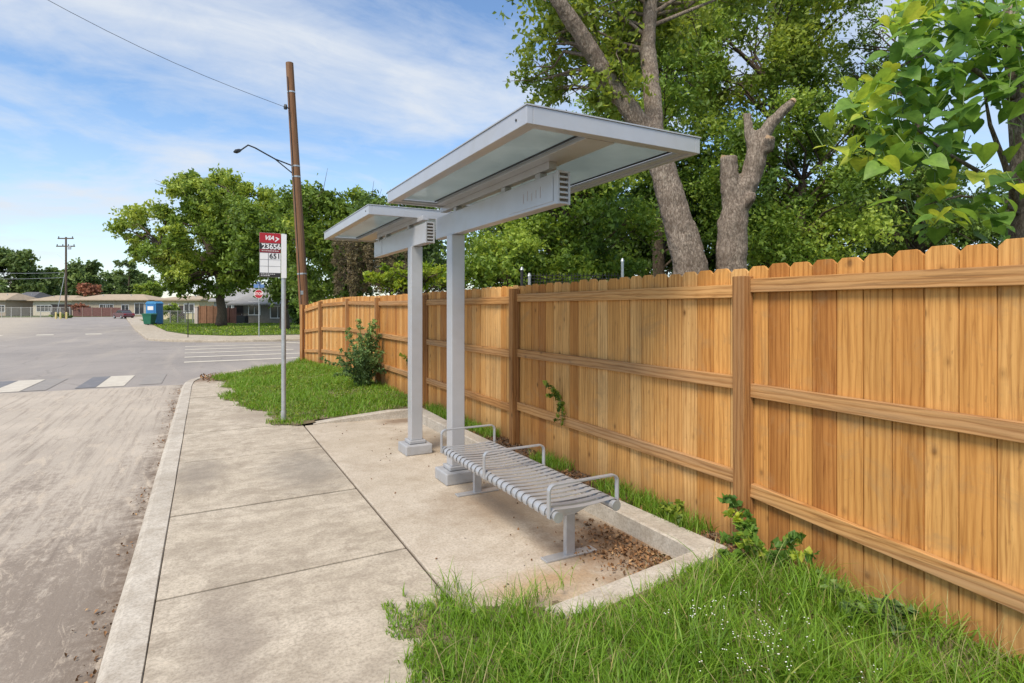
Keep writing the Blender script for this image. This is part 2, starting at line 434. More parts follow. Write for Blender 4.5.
M = {}
M['walk'] = m_concrete('walk_concrete', (.475, .41, .318), (.59, .52, .42), (.3, .25, .192), streak=(.8, 2.6, 1), amt=.5,
                       dirt=[(.95, 6.2, .5, 1.1, (.2, .18, .155), .6), (-.05, 6.5, .3, .9, (.22, .19, .16), .6), (.1, 3.2, .25, .8, (.24, .2, .165), .55),
                             (.2, 15.2, 1.1, 1.0, (.2, .13, .085), .85), (.75, 9.6, .6, .9, (.26, .21, .16), .5)])
M['pad'] = m_concrete('pad_concrete', (.46, .395, .31), (.58, .51, .42), (.35, .285, .21), amt=.35,
                      dirt=[(2.5, 3.15, .65, .75, (.19, .115, .065), .95), (2.2, 4.3, .75, .7, (.26, .19, .13), .75), (2.5, 6.6, .5, .9, (.24, .18, .12), .7),
                            (1.75, 2.9, .5, .3, (.4, .24, .1), .6), (2.55, 8.1, .5, .3, (.2, .13, .08), .8)])
M['kerb'] = m_concrete('kerb_concrete', (.47, .425, .36), (.58, .53, .455), (.33, .28, .22), amt=.45)
M['gap'] = m_plain('joint_dirt', (.075, .06, .045), .95)
M['road'] = m_road_near()
M['asphalt'] = m_asphalt()
M['soil'] = m_soil('verge_soil', (.16, .125, .075), (.24, .19, .12), (.32, .265, .19))
M['strip_soil'] = m_soil('mulch_soil', (.12, .085, .055), (.2, .15, .105), (.26, .2, .15))
M['turf'] = m_soil('turf', (.07, .1, .022), (.1, .145, .03), (.16, .18, .05))
M['ground'] = m_soil('ground_grass', (.08, .1, .03), (.11, .13, .04), (.2, .19, .09))
M['white_paint'] = m_paint_worn('white_road_paint', (.56, .515, .43), (.42, .37, .31), .42, .66)
M['dark_paint'] = m_paint_worn('dark_road_paint', (.16, .16, .17), (.3, .27, .24), .5, .75)
M['grey_paint'] = m_paint_worn('grey_road_paint', (.26, .24, .22), (.34, .3, .26), .45, .7)
M['picket'] = m_wood('cedar_picket', [(0, (.42, .178, .047)), (.15, (.52, .242, .066)), (.4, (.6, .295, .084)), (.65, (.67, .36, .118)), (.85, (.71, .435, .18)), (.95, (.63, .32, .1)), (1, (.48, .21, .058))], grain=(24, 24, .8), dark=.6, rings=.62, splash=True)
M['rail'] = m_wood('cedar_rail', [(0, (.43, .21, .072)), (.5, (.52, .275, .1)), (1, (.58, .32, .125))], grain=(18, .8, 18), dark=.4, grey=(.38, .235, .125))
M['post'] = m_wood('cedar_post', [(0, (.37, .18, .06)), (.5, (.43, .215, .076)), (1, (.48, .25, .095))], grain=(18, 18, .8), dark=.42, grey=(.27, .155, .08))
M['pole_wood'] = m_wood('pole_wood', [(0, (.2, .1, .05)), (1, (.27, .135, .068))], grain=(11, 11, .3), dark=.36, knots=False, rings=.5, grey=(.2, .13, .085))
M['shelter'] = m_plain('shelter_paint', (.455, .465, .49), .33, .25, .06, 3.0, dirt=(.4, .37, .32), dirt_amt=.5)
M['shelter_dark'] = m_plain('shelter_shadow_slot', (.2, .165, .125), .8)
M['plinth'] = m_plain('plinth_paint', (.4, .405, .42), .5, .2, .1, 8.0, dirt=(.28, .25, .2), dirt_amt=.6)
M['bench'] = m_plain('bench_metal', (.42, .425, .44), .34, .35, .08, 9.0, dirt=(.3, .28, .25), dirt_amt=.5)
M['steel'] = m_plain('galvanised_steel', (.45, .47, .48), .42, .6, .15, 14.0)
M['dark_metal'] = m_plain('dark_metal', (.045, .045, .045), .5, .5)
M['white'] = m_plain('white_panel', (.76, .76, .76), .45, 0, .03)
M['red'] = m_plain('sign_red', (.38, .012, .02), .4, 0, .06)
M['maroon'] = m_plain('sign_maroon', (.2, .012, .02), .45, 0, .05)
M['black'] = m_plain('sign_black', (.022, .02, .02), .5, 0, .1)
M['bark'] = m_bark('oak_bark', (.2, .155, .12), (.44, .37, .3), 1.0, (.13, .092, .068))
M['bark_far'] = m_bark('dark_bark', (.1, .075, .055), (.17, .135, .1), .5)
M['cut'] = m_plain('cut_wood', (.4, .27, .16), .85, 0, .3, 14)
M['leaf_mid'] = m_leaf('leaf_mid_green', [(0, (0.058, 0.110, 0.019)), (.35, (0.123, 0.214, 0.032)), (.7, (0.246, 0.363, 0.053)), (1, (0.441, 0.557, 0.095))], .4)
M['leaf_dark'] = m_leaf('leaf_dark_green', [(0, (0.057, 0.101, 0.023)), (.45, (0.118, 0.194, 0.039)), (.8, (0.197, 0.311, 0.054)), (1, (0.360, 0.467, 0.083))], .3)
M['leaf_light'] = m_leaf('leaf_light_green', [(0, (0.086, 0.149, 0.022)), (.5, (0.172, 0.259, 0.037)), (1, (0.345, 0.425, 0.066))], .45)
M['leaf_oak'] = m_leaf('leaf_oak_green', [(0, (0.092, 0.147, 0.025)), (.4, (0.162, 0.260, 0.037)), (.8, (0.289, 0.395, 0.062)), (1, (0.446, 0.531, 0.094))], .35)
M['leaf_far'] = m_leaf('leaf_far_green', [(0, (0.094, 0.144, 0.049)), (.5, (0.164, 0.243, 0.070)), (1, (0.281, 0.365, 0.109))], .3)
M['leaf_red'] = m_leaf('leaf_red_bloom', [(0, (0.178, 0.098, 0.050)), (.5, (0.326, 0.140, 0.088)), (1, (0.475, 0.224, 0.126))], .3)
M['leaf_young'] = m_leaf('leaf_young', [(0, (.12, .2, .025)), (.5, (.24, .36, .035)), (1, (.42, .5, .06))], .5)
M['leaf_brown'] = m_leaf('dry_vine', [(0, (0.095, 0.075, 0.041)), (.5, (0.191, 0.150, 0.081)), (1, (0.270, 0.232, 0.101))], .15)
M['leaf_catalpa'] = m_leaf('leaf_catalpa', [(0, (0.086, 0.184, 0.039)), (.4, (0.138, 0.270, 0.050)), (.7, (0.218, 0.368, 0.061)), (.92, (0.368, 0.494, 0.066)), (1, (0.517, 0.575, 0.083))], .45, .5, 1.4)
M['leaf_shrub'] = m_leaf('leaf_shrub', [(0, (0.088, 0.144, 0.055)), (.5, (0.150, 0.252, 0.088)), (1, (0.288, 0.420, 0.121))], .3)
M['grass'] = m_leaf('grass_blade', [(0, (0.099, 0.201, 0.018)), (.5, (0.172, 0.329, 0.028)), (.86, (0.266, 0.428, 0.050)), (.93, (0.398, 0.402, 0.123)), (1, (0.531, 0.442, 0.189))], .4, .5)
M['grass_short'] = m_leaf('short_grass', [(0, (0.151, 0.244, 0.023)), (.5, (0.232, 0.361, 0.038)), (.85, (0.356, 0.470, 0.066)), (1, (0.641, 0.538, 0.189))], .4, .55)
M['straw'] = m_leaf('dry_straw', [(0, (.3, .25, .12)), (.5, (.42, .36, .19)), (1, (.36, .4, .14))], .25, .7, 1.0)
M['litter'] = m_leaf('dead_leaves', [(0, (0.088, 0.050, 0.024)), (.5, (0.213, 0.106, 0.048)), (.85, (0.350, 0.188, 0.090)), (1, (0.475, 0.300, 0.156))], .1, .8, 1.0)
M['petal'] = m_plain('white_petal', (.75, .75, .7), .6)
M['stem'] = m_plain('green_stem', (.11, .18, .04), .6)

def m_canopy_glass():
    m, nt, b, out = new_mat('canopy_glass')
    v = coords(nt)
    c = ramp(nt, noise(nt, v, 2.2, 6, .65, .5), [(.3, (.4, .46, .465)), (.7, (.52, .58, .575))])
    nt.links.new(c, b.inputs['Base Color']); b.inputs['Roughness'].default_value = .14
    b.inputs['Specular IOR Level'].default_value = .6
    t = nd(nt, 'ShaderNodeBsdfTranslucent', {'Color': c})
    mx = nd(nt, 'ShaderNodeMixShader', {0: .5, 1: b.outputs[0], 2: t.outputs[0]})
    nt.links.new(mx.outputs[0], out.inputs[0])
    return m
M['canopy_glass'] = m_canopy_glass()
def m_window():
    m, nt, b, o = new_mat('window_glass')
    b.inputs['Base Color'].default_value = (.05, .055, .06, 1); b.inputs['Roughness'].default_value = .06
    return m
M['glass'] = m_window()
def m_mesh_net(name, cell, col, keep):
    m, nt, b, out = new_mat(name)
    b.inputs['Base Color'].default_value = c4(col); b.inputs['Roughness'].default_value = .6
    return m

# ------------------------------------------------------------------ world and sun
SUN_EL, SUN_DX, SUN_DY = R(54), -.72, -.5      # the sun stands to the left and behind the viewer
w = bpy.data.worlds.new('World'); sc.world = w; w.use_nodes = True
nt = w.node_tree; nt.nodes.clear()
sky = nt.nodes.new('ShaderNodeTexSky'); sky.sky_type = 'NISHITA'; sky.sun_disc = False
sky.sun_elevation = SUN_EL; sky.sun_rotation = math.atan2(SUN_DX, SUN_DY); sky.air_density = 1.0; sky.dust_density = .35; sky.ozone_density = 2.0
g = nd(nt, 'ShaderNodeTexCoord').outputs['Generated']
sp = nd(nt, 'ShaderNodeSeparateXYZ', {0: g})
zz = math_(nt, 'ADD', math_(nt, 'MAXIMUM', sp.outputs[2], 0.0), .22)
cv = nd(nt, 'ShaderNodeCombineXYZ', {'X': math_(nt, 'DIVIDE', sp.outputs[0], zz), 'Y': math_(nt, 'DIVIDE', sp.outputs[1], zz), 'Z': 0.0}).outputs[0]
cm = nd(nt, 'ShaderNodeMapping', {'Vector': cv, 'Scale': (1.0, 1.5, 1), 'Rotation': (0, 0, R(-35)), 'Location': (1.7, .6, 0)}).outputs[0]
n1 = noise(nt, cm, 1.0, 9, .56, .6); n2 = noise(nt, cm, 4.2, 8, .65, .4)
cl = math_(nt, 'ADD', math_(nt, 'MULTIPLY', n1, .8), math_(nt, 'MULTIPLY', n2, .22))
cf = ramp(nt, cl, [(.43, .02), (.53, .45), (.64, .9)])
hz = nd(nt, 'ShaderNodeMapRange', {0: sp.outputs[2], 1: 0.0, 2: .3, 3: .42, 4: 0.0}).outputs[0]
cf = math_(nt, 'MAXIMUM', cf, hz)
hs = nd(nt, 'ShaderNodeHueSaturation', {'Saturation': 1.1, 'Value': 1.0, 'Color': sky.outputs[0]}).outputs[0]
bg = nd(nt, 'ShaderNodeBackground', {'Color': mixc(nt, cf, hs, (3.75, 4.0, 4.35)), 'Strength': .1})
nt.links.new(bg.outputs[0], nd(nt, 'ShaderNodeOutputWorld').inputs[0])

sl = bpy.data.lights.new('sun', 'SUN'); sl.energy = 2.2; sl.angle = R(24); sl.color = (1, .9, .75)
so = bpy.data.objects.new('sun', sl); COL.objects.link(so)
hd = Vector((SUN_DX, SUN_DY, 0)).normalized()
dirv = hd * math.cos(SUN_EL) + Vector((0, 0, math.sin(SUN_EL)))
so.rotation_euler = dirv.to_track_quat('Z', 'Y').to_euler()
so.location = (-20, -20, 30)

vs = sc.view_settings; vs.view_transform = 'Standard'; vs.look = 'None'; vs.exposure = 1.05; vs.gamma = 1; vs.use_curve_mapping = False
sc.cycles.max_bounces = 6; sc.cycles.diffuse_bounces = 3; sc.cycles.transmission_bounces = 3; sc.cycles.transparent_max_bounces = 6
sc.cycles.use_denoising = True

# ------------------------------------------------------------------ ground, roads
def sheet(name, poly, z, mat):
    mb = MB(); mb.add([(p[0], p[1], z) for p in poly], [tuple(range(len(poly)))])
    return struct(mb.build(name, mat))
sheet('ground', [(-1500, -800), (1500, -800), (1500, 2200), (-1500, 2200)], -.16, M['ground'])

def arc(cx, cy, r, a0, a1, n=12):
    return [(cx + r * math.cos(R(a0 + (a1 - a0) * i / n)), cy + r * math.sin(R(a0 + (a1 - a0) * i / n))) for i in range(n + 1)]

KX = -.44
sheet('road', [(-11, -9), (KX, -9), (KX, 14.6)] + [(KX + .05, 15.2), (-11.2, 15.9)], -.12, M['road'])
sheet('intersection', [(-11, 15.2), (70, 15.2), (70, 32.6), (8, 38), (-2.5, 42), (-4.7, 54), (-10, 100), (-14.5, 139), (-60, 139), (-46, 100), (-20, 50), (-12, 30)], -.124, M['asphalt'])

# kerb: straight along the road, then round the corner into the side street
path = [(KX, -9), (KX, 13.8)] + arc(KX + 4.6, 14.2, 4.6, 180, 92, 14)[1:] + [(60, 18.9)]
mb = MB()
prof_w, prof_h = .19, .12
def offset(path, d):
    out = []
    for i, p in enumerate(path):
        a = Vector(path[max(i - 1, 0)]); b_ = Vector(path[min(i + 1, len(path) - 1)])
        t = (b_ - a).normalized(); nrm = Vector((t.y, -t.x))
        out.append((p[0] + nrm.x * d, p[1] + nrm.y * d))
    return out
fine = []
for a, b_ in zip(path[:-1], path[1:]):
    k = max(1, int((Vector(b_) - Vector(a)).length / .5))
    fine += [(a[0] + (b_[0] - a[0]) * i / k, a[1] + (b_[1] - a[1]) * i / k) for i in range(k)]
fine.append(path[-1])
def kz(p):   # the kerb drops to a ramp at the corner
    d = math.hypot(p[0] - .6, p[1] - 17.0)
    return .004 + (-.065) * max(0, 1 - d / 2.2)
rows = []
for d, z in ((.0, -.15), (.006, -.035), (.028, -.008), (.05, .0), (.188, .004), (.194, -.01), (.194, -.15)):
    o = offset(fine, d)
    rows.append([(o[i][0] + random.uniform(-.003, .003), o[i][1], (min(z, kz(fine[i]) + (z - .004)) if z > -.1 else z)) for i in range(len(fine))])
n = len(fine)
mb.add([p for r_ in rows for p in r_], [(j * n + i, j * n + i + 1, (j + 1) * n + i + 1, (j + 1) * n + i) for j in range(len(rows) - 1) for i in range(n - 1)], .5)
struct(mb.build('kerb', M['kerb'], smooth=False))

# sidewalk slabs with open joints over a dirt bed
SX0, SX1 = KX + .2005, 1.215
sheet('sidewalk_bed', [(SX0 - .02, -9), (2.75, -9), (2.75, 16.5), (1.2, 16.5), (SX0 - .02, 13.6)], -.018, M['gap'])
js = [-9, -7.2, -5.4, -3.6, -2.0, -.6, .85, 2.3, 3.78, 5.25, 7.02, 8.62, 10.3, 12.0, 13.7]
mb = MB()
for a, b_ in zip(js[:-1], js[1:]):
    jw = .01 if a < 5 else .016
    ja, jb = a + jw, b_ - (.01 if b_ < 5 else .016)
    x0 = SX0 - .0035
    mb.prism([(x0, ja), (SX1, ja + .02), (SX1, jb + .02), (x0, jb)], -.12, random.uniform(-.003, .003), .5)
cor = [(SX0 - .004, 13.71), (2.4, 13.73), (3.3, 18.7)] + [p for p in offset(arc(KX + 4.6, 14.2, 4.6, 92, 180, 12), -.2)]
mb.prism(cor, -.12, -.01, .5)
struct(mb.build('sidewalk', M['walk'], bevel=.004))
# side street pavement beyond
mb = MB(); mb.prism([(3.32, 17.3), (60, 17.3), (60, 18.88), (3.32, 18.72)], -.12, -.012, .5)
struct(mb.build('side_pavement', M['walk'], bevel=.008))

# shelter pad and its raised kerb
mb = MB(); mb.prism([(1.235, 2.6), (2.73, 2.6), (2.73, 8.5), (1.235, 8.42)], -.12, .0, .5)
struct(mb.build('shelter_pad', M['pad'], bevel=.006))
def pad_kerb():
    mb = MB()
    def wall(pts, wd, hs):
        # a low kerb with per point heights; pts run so the outside lies to the right
        n = len(pts); vs = []
        for i, p in enumerate(pts):
            a = Vector(pts[max(i - 1, 0)]); b_ = Vector(pts[min(i + 1, n - 1)]); t = (b_ - a).normalized(); q = Vector((t.y, -t.x))
            P = Vector(p)
            k = 1.0
            if 0 < i < n - 1:
                t1 = (Vector(pts[i]) - a).normalized(); t2 = (b_ - Vector(pts[i])).normalized()
                k = 1 / max(.5, math.sqrt((1 + t1.dot(t2)) / 2))
            for s, z in ((0, -.05), (0, hs[i] - .008), (.012, hs[i]), (wd - .015, hs[i]), (wd, hs[i] - .012), (wd, -.05)):
                vs.append((P.x + q.x * s * k, P.y + q.y * s * k, z))
        fs = [(i * 6 + j, i * 6 + j + 1, i * 6 + 6 + j + 1, i * 6 + 6 + j) for i in range(n - 1) for j in range(5)]
        fs += [tuple(range(6)), tuple(range(n * 6 - 1, n * 6 - 7, -1))]
        mb.add(vs, fs, .5)
    pts = [(1.25, 2.62), (1.5, 2.62), (1.8, 2.62), (2.1, 2.62), (2.4, 2.62), (2.72, 2.62), (2.72, 4), (2.72, 5.5), (2.72, 7), (2.72, 8.28), (2.4, 8.33), (2.0, 8.38), (1.6, 8.42), (1.35, 8.44)]
    hs = [.015, .03, .055, .08, .105, .125, .13, .13, .13, .13, .11, .075, .04, .012]
    # reversed so that the wall stands outside the pad
    wall(pts, .17, hs)
    return struct(mb.build('pad_kerb', M['kerb']))
pad_kerb()

# verges
def zver(x, y):
    t = min(1, max(0, (x - .7) / 2.2)); return -.012 + .1 * t * t * (3 - 2 * t) + .012 * math.sin(x * 5 + y * 3) * t
def verge(name, inside, x0, x1, y0, y1, step, mat, dz=0.0):
    nx = int((x1 - x0) / step); ny = int((y1 - y0) / step)
    idx = {}; vs = []; fs = []
    def vid(i, j):
        if (i, j) not in idx:
            x = x0 + (x1 - x0) * i / nx; y = y0 + (y1 - y0) * j / ny
            idx[(i, j)] = len(vs); vs.append((x, y, zver(x, y) + dz))
        return idx[(i, j)]
    for i in range(nx):
        for j in range(ny):
            xc = x0 + (x1 - x0) * (i + .5) / nx; yc = y0 + (y1 - y0) * (j + .5) / ny
            if inside(xc, yc): fs.append((vid(i, j), vid(i + 1, j), vid(i + 1, j + 1), vid(i, j + 1)))
    mb = MB(); mb.add(vs, fs, .5)
    return struct(mb.build(name, mat, smooth=True))
def in_near(x, y):
    e = .96 + .12 * math.sin(y * 5) + .06 * math.sin(y * 13)
    return x > e and x < 3.3 and y < 2.46 or (x < 1.9 and x > .9 + .04 * math.sin(y * 17) + .02 * math.sin(y * 47) and y < 2.88 - .5 * max(0, x - 1.15) + .03 * math.sin(x * 19) + .02 * math.sin(x * 53) and y > .5)
def wob(y): return .08 * math.sin(y * 4.1) + .05 * math.sin(y * 9.7 + 1) + .012 * math.sin(y * 23)
VE = [(8.4, 1.12), (8.7, .95), (9.3, .85), (10.0, .8), (11, .42), (11.6, .3), (12.4, .5), (13.2, .42), (14.4, .3), (15.3, .25), (16.2, .9), (17.1, 1.9), (17.9, 2.6)]
def vedge(y): return float(np.interp(y, [a for a, _ in VE], [b_ for _, b_ in VE])) + wob(y)
def in_far(x, y):
    if y < 8.4 or y > 17.9: return False
    if y < (8.44 if x < 1.38 else 8.62 - .14 * min(1, max(0, (x - 1.3) / 1.4))): return False
    return x > vedge(y) and x < 3.3
verge('verge', in_near, .6, 3.3, -1, 3.2, .012, M['soil'], .014)
verge('verge', in_far, 0, 3.3, 8.4, 18, .025, M['soil'], .016)
verge('verge', lambda x, y: x > 2.885 and 2.4 < y < 8.66, 2.8, 3.3, 2.4, 8.7, .05, M['strip_soil'], .015)
sheet('yard', [(3.3, -12), (90, -12), (90, 17.2), (3.3, 17.2)], .04, M['ground'])

# crosswalk paint
def paint(name, quads, mat):
    mb = MB()
    for q in quads: mb.add([(x, y, z) for x, y, z in q], [(0, 1, 2, 3)])
    return struct(mb.build(name, mat))
zp = -.1155
def rect(x0, x1, y0, y1, z=zp, sk=0.0): return [(x0, y0, z), (x1, y0, z), (x1 + sk, y1, z), (x0 + sk, y1, z)]
wq = []; dq = []; gq = []
for k in range(5):
    x1 = -1.62 - 1.85 * k
    wq.append(rect(x1 - .52, x1, 15.55, 17.9)); dq.append(rect(x1 - .9, x1 - .53, 15.55, 17.9)); gq.append(rect(x1 - 1.83, x1 - 1.4, 15.55, 17.9))
gq.append(rect(-1.35, -.9, 15.6, 17.8))
for k in range(4): wq.append(rect(-7.0 - 2.6 * k, -6.1 - 2.6 * k, 46.8, 48.4, zp, -.25))
for k in range(5):
    y = 21.2 + 2.15 * k; wq.append(rect(-.6 - .05 * k, 3.3, y, y + .42))
wq.append([(3.4, 31.2, zp), (5.8, 27.6, zp), (6.1, 27.8, zp), (3.8, 31.5, zp)])
paint('crosswalk', wq, M['white_paint']); paint('crosswalk', dq, M['dark_paint']); paint('crosswalk', gq, M['grey_paint'])

# far corner: pavement slab, kerb line and lawn
blk = arc(3.2, 38.7, 6.2, 180, 270, 10)
mb = MB(); mb.prism([(-13.5, 132)] + [(-10, 100), (-4.9, 54)] + blk + [(80, 32.5), (80, 132)], -.15, 0.0, .5)
struct(mb.build('far_pavement', M['walk'], bevel=.03))
LAWN = [(60, 37.2), (60, 110), (-8.2, 96), (-4.2, 63), (-2.4, 47), (-.9, 40.5), (1.4, 37.4)]
sheet('lawn', LAWN, .012, M['turf'])

# ------------------------------------------------------------------ grass
def pip(poly, x, y):
    ins = np.zeros(len(x), bool); j = len(poly) - 1
    for i in range(len(poly)):
        xi, yi = poly[i]; xj, yj = poly[j]
        cnd = ((yi > y) != (yj > y)) & (x < (xj - xi) * (y - yi) / (yj - yi + 1e-12) + xi)
        ins ^= cnd; j = i
    return ins
def blades(rng, P, h, wd, lean=.7, seg=3, tone=None):
    """P (n,3) roots; bent tapered blades"""
    n = len(P); az = rng.random(n) * 2 * np.pi; ln = lean * (.25 + .75 * rng.random(n))
    d = np.stack([np.cos(az), np.sin(az), np.zeros(n)], 1); sd = np.stack([-np.sin(az), np.cos(az), np.zeros(n)], 1)
    tw = rng.normal(size=n) * .5
    sd = sd * np.cos(tw)[:, None] + d * np.sin(tw)[:, None]
    rows = []
    for k in range(seg + 1):
        t = k / seg
        up = h * (t - .32 * ln * t ** 2.2); out = h * ln * t ** 1.9 * .85
        c = P + d * out[:, None] + np.array([0, 0, 1.0]) * up[:, None]
        ww = wd * (1 - t ** 1.6) * (.75 + .5 * min(1, t * 3)) * .5
        if k < seg: rows += [c - sd * ww[:, None], c + sd * ww[:, None]]
        else: rows.append(c)
    V = np.stack(rows, 1).reshape(-1, 3); nv = 2 * seg + 1; i = np.arange(n) * nv
    tr = []
    for k in range(seg - 1):
        a = i + 2 * k; tr += [np.stack([a, a + 1, a + 3], 1), np.stack([a, a + 3, a + 2], 1)]
    a = i + 2 * (seg - 1); tr.append(np.stack([a, a + 1, a + 2], 1))
    Fc = np.stack(tr, 1).reshape(-1, 3)
    if tone is None: tone = rng.random(n)
    return V, Fc, np.repeat(tone, len(tr))
zv = np.vectorize(zver)
def grass(name, label, seed, n, x0, x1, y0, y1, inside, hfun, wfun, mat, lean=.8, seg=3, dz=0.0, flat=None):
    rng = np.random.default_rng(seed)
    x = x0 + (x1 - x0) * rng.random(n); y = y0 + (y1 - y0) * rng.random(n)
    # tufts: pull the roots towards random tuft centres
    k = max(4, n // 22); tx = x0 + (x1 - x0) * rng.random(k); ty = y0 + (y1 - y0) * rng.random(k); j = rng.integers(0, k, n)
    pull = rng.random(n) < .65; rr = .035 * (1 + rng.random(n))
    x = np.where(pull, tx[j] + rng.normal(size=n) * rr, x); y = np.where(pull, ty[j] + rng.normal(size=n) * rr, y)
    ok = inside(x, y); x, y, j = x[ok], y[ok], j[ok]; n = len(x)
    z = (zv(x, y) if flat is None else np.full(n, flat)) + dz
    h = hfun(rng, x, y); P = np.stack([x, y, z], 1)
    tone = np.clip((rng.random(k) * .5)[j] + rng.random(n) * .5 + (rng.random(n) < .05) * .4, 0, 1)
    V, Fc, t = blades(rng, P, h, wfun(rng, n), lean, seg, tone)
    return stuff(np_mesh(name, V, Fc, t, mat), label, 'grass')
SPILL = [(1.75, 2.3), (1.62, 2.58), (1.45, 2.68), (1.28, 2.82), (1.1, 3.0), (.95, 3.12), (.84, 2.9), (.8, 2.7), (.74, 2.4), (.72, 2.2), (.8, 1.5)]
def near_ok(x, y):
    e = .9 + .13 * np.sin(y * 5) + .07 * np.sin(y * 13)
    a = (x > e) & (x < 3.1) & (y < 2.47) & (y > .2)
    j1 = .05 * np.sin(x * 31) + .04 * np.sin(y * 27); j2 = .05 * np.sin(y * 33 + 1) + .03 * np.sin(x * 41)
    return a | (pip(SPILL, x + j1, y + j2) & (np.sin(x * 9 + y * 4) + np.sin(y * 11) > -1.1))
grass('grass', 'long lush grass in the foreground between sidewalk and wooden fence', 3, 50000, .62, 3.1, .4, 3.2, near_ok,
      lambda r, x, y: (.05 + .25 * r.random(len(x)) ** 1.8) * np.clip(.62 + (x - .95) * .6, .5, 1.1) * np.clip(.6 + np.abs(3.1 - x) * .8, .6, 1) * np.where(r.random(len(x)) < .03, 1.7, 1.0) * np.clip(np.where(x > 1.45, (2.62 - y) * 2.0, 1.0 - np.clip(y - 2.5, 0, 1) * .9), .28, 1) * (.72 + .38 * np.sin(x * 7.3 + 1.3 * np.sin(y * 5)) * np.sin(y * 6.1 + x)),
      lambda r, n: .0032 + .0065 * r.random(n) ** 1.5, M['grass'], 1.35, 4, .012)
grass('grass', 'dry straw coloured stalks standing among the long foreground grass', 9, 1500, .8, 3.08, .5, 2.6, near_ok,
      lambda r, x, y: .08 + .26 * r.random(len(x)) ** 1.6, lambda r, n: .0016 + .002 * r.random(n), M['straw'], 1.1, 4, .012)
# the fringe that sprawls over the slab edge
def fringe_ok(x, y): return (x > .8 + .22 * np.abs(np.sin(y * 3.3 + 1.0))) & (x < 1.75 + .4 * np.sin(y * 7)) & (((y < 2.75) & (y > 1.2)) | ((y < 3.1) & (x < 1.3) & (x > 1.14)))
grass('grass', 'thin grass runners sprawling over the sidewalk edge beside the pad corner', 4, 5200, .75, 1.9, 1.2, 3.25, fringe_ok,
      lambda r, x, y: .06 + .16 * r.random(len(x)) ** 1.5, lambda r, n: .003 + .003 * r.random(n), M['grass'], 1.25, 4, .012)
veg = np.vectorize(vedge)
grass('grass', 'short green grass of the verge beside the bus stop pole', 5, 60000, 0, 3.1, 8.4, 18, lambda x, y: (x + .07 * np.sin(x * 61 + y * 37) + .05 * np.sin(y * 53) > veg(y)) & (x < 3.1) & ((y > 8.62 - .14 * np.clip((x - 1.3) / 1.4, 0, 1)) | (x < 1.24)) & (y < 17.9),
      lambda r, x, y: (.04 + .14 * r.random(len(x)) ** 1.4) * (.8 + .4 * np.sin(x * 3 + 1) * np.sin(y * 2.2)), lambda r, n: .005 + .008 * r.random(n), M['grass'], 1.1, 3, .012)
grass('grass', 'tufts of grass between the pad kerb and the wooden fence', 6, 8000, 2.9, 3.11, 2.5, 8.6, lambda x, y: (x > 2.9) & (x < 3.11) & (y > 2.5) & ((np.sin(y * 4.2) + np.sin(y * 1.7 + 2)) > -.2),
      lambda r, x, y: .04 + .13 * r.random(len(x)), lambda r, n: .003 + .005 * r.random(n), M['grass'], .9, 3, .012)
grass('grass', 'sunlit lawn grass around the big oak across the side street', 8, 30000, -8, 30, 37, 66, lambda x, y: pip(LAWN, x, y),
      lambda r, x, y: .06 + .1 * r.random(len(x)), lambda r, n: .04 + .05 * r.random(n), M['grass_short'], .9, 2, 0, .012)

# low clover-like broad leaves in the verge
rng = np.random.default_rng(11)
n = 5200; x = 3.1 * rng.random(n); y = 8.6 + 8 * rng.random(n); ok = (x > veg(y) + .05) & ((np.sin(x * 4 + y) + np.sin(y * 2.7)) > -.3); x, y = x[ok], y[ok]
C = np.stack([x, y, zv(x, y) + .03 + .06 * rng.random(len(x))], 1)
V, Fc = leaf_geo(rng, C, .03 + .03 * rng.random(len(C)), .8, 2.5)
stuff(np_mesh('clover', V, Fc, np.repeat(.2 + .75 * rng.random(len(C)), 2), M['leaf_light']), 'low broad leaved clover mixed into the verge grass', 'ground cover')

# dead leaves: pad corner, gutter, mulch strip, corner ramp
def litter(name, label, seed, pts, size, cat='leaf litter'):
    rng = np.random.default_rng(seed); n = len(pts)
    V, Fc = leaf_geo(rng, pts, size * (.5 + rng.random(n)), .6, 4.0, .3)
    return stuff(np_mesh(name, V, Fc, np.repeat(rng.random(n), 2), M['litter']), label, cat)
rng = np.random.default_rng(21)
n = 650; x = 2.68 - np.abs(rng.normal(size=n)) * .22; y = 2.72 + np.abs(rng.normal(size=n)) * .42; ok = (x > 1.9) & (y < 4.4) & (x < 2.7); x, y = x[ok], y[ok]
litter('leaf_litter', 'dead brown leaves and mulch in the pad corner under the bench', 1, np.stack([x, y, .006 + .012 * rng.random(len(x))], 1), .028)
n = 700; y = 2 + 12.5 * rng.random(n); x = KX - .015 - np.abs(rng.normal(size=n)) * .07; ok = (np.sin(y * 2.3) + np.sin(y * 5.1 + 1) + rng.normal(size=n) * .5) > .2
litter('leaf_litter', 'dead brown leaves lying in the gutter along the kerb', 2, np.stack([x[ok], y[ok], np.full(ok.sum(), -.114) + .008 * rng.random(ok.sum())], 1), .022)
n = 2600; x = 2.9 + .21 * rng.random(n); y = 2.3 + 6.2 * rng.random(n)
litter('leaf_litter', 'bark mulch and dry leaves in the strip below the fence', 3, np.stack([x, y, zv(x, y) + .02 + .012 * rng.random(n)], 1), .026)
n = 350; x = .15 + .4 * rng.normal(size=n); y = 15.4 + .45 * rng.normal(size=n); ok = (x > -.1) & (y < 16.4)
litter('leaf_litter', 'brown dirt and leaves on the sidewalk ramp at the street corner', 4, np.stack([x[ok], y[ok], np.full(ok.sum(), .0)], 1), .05)
n = 90; x = 1.3 + 1.3 * rng.random(n); y = 2.9 + 5.3 * rng.random(n)
litter('leaf_litter', 'scattered dry leaf crumbs on the concrete pad under the shelter', 5, np.stack([x, y, np.full(n, .006)], 1), .02)

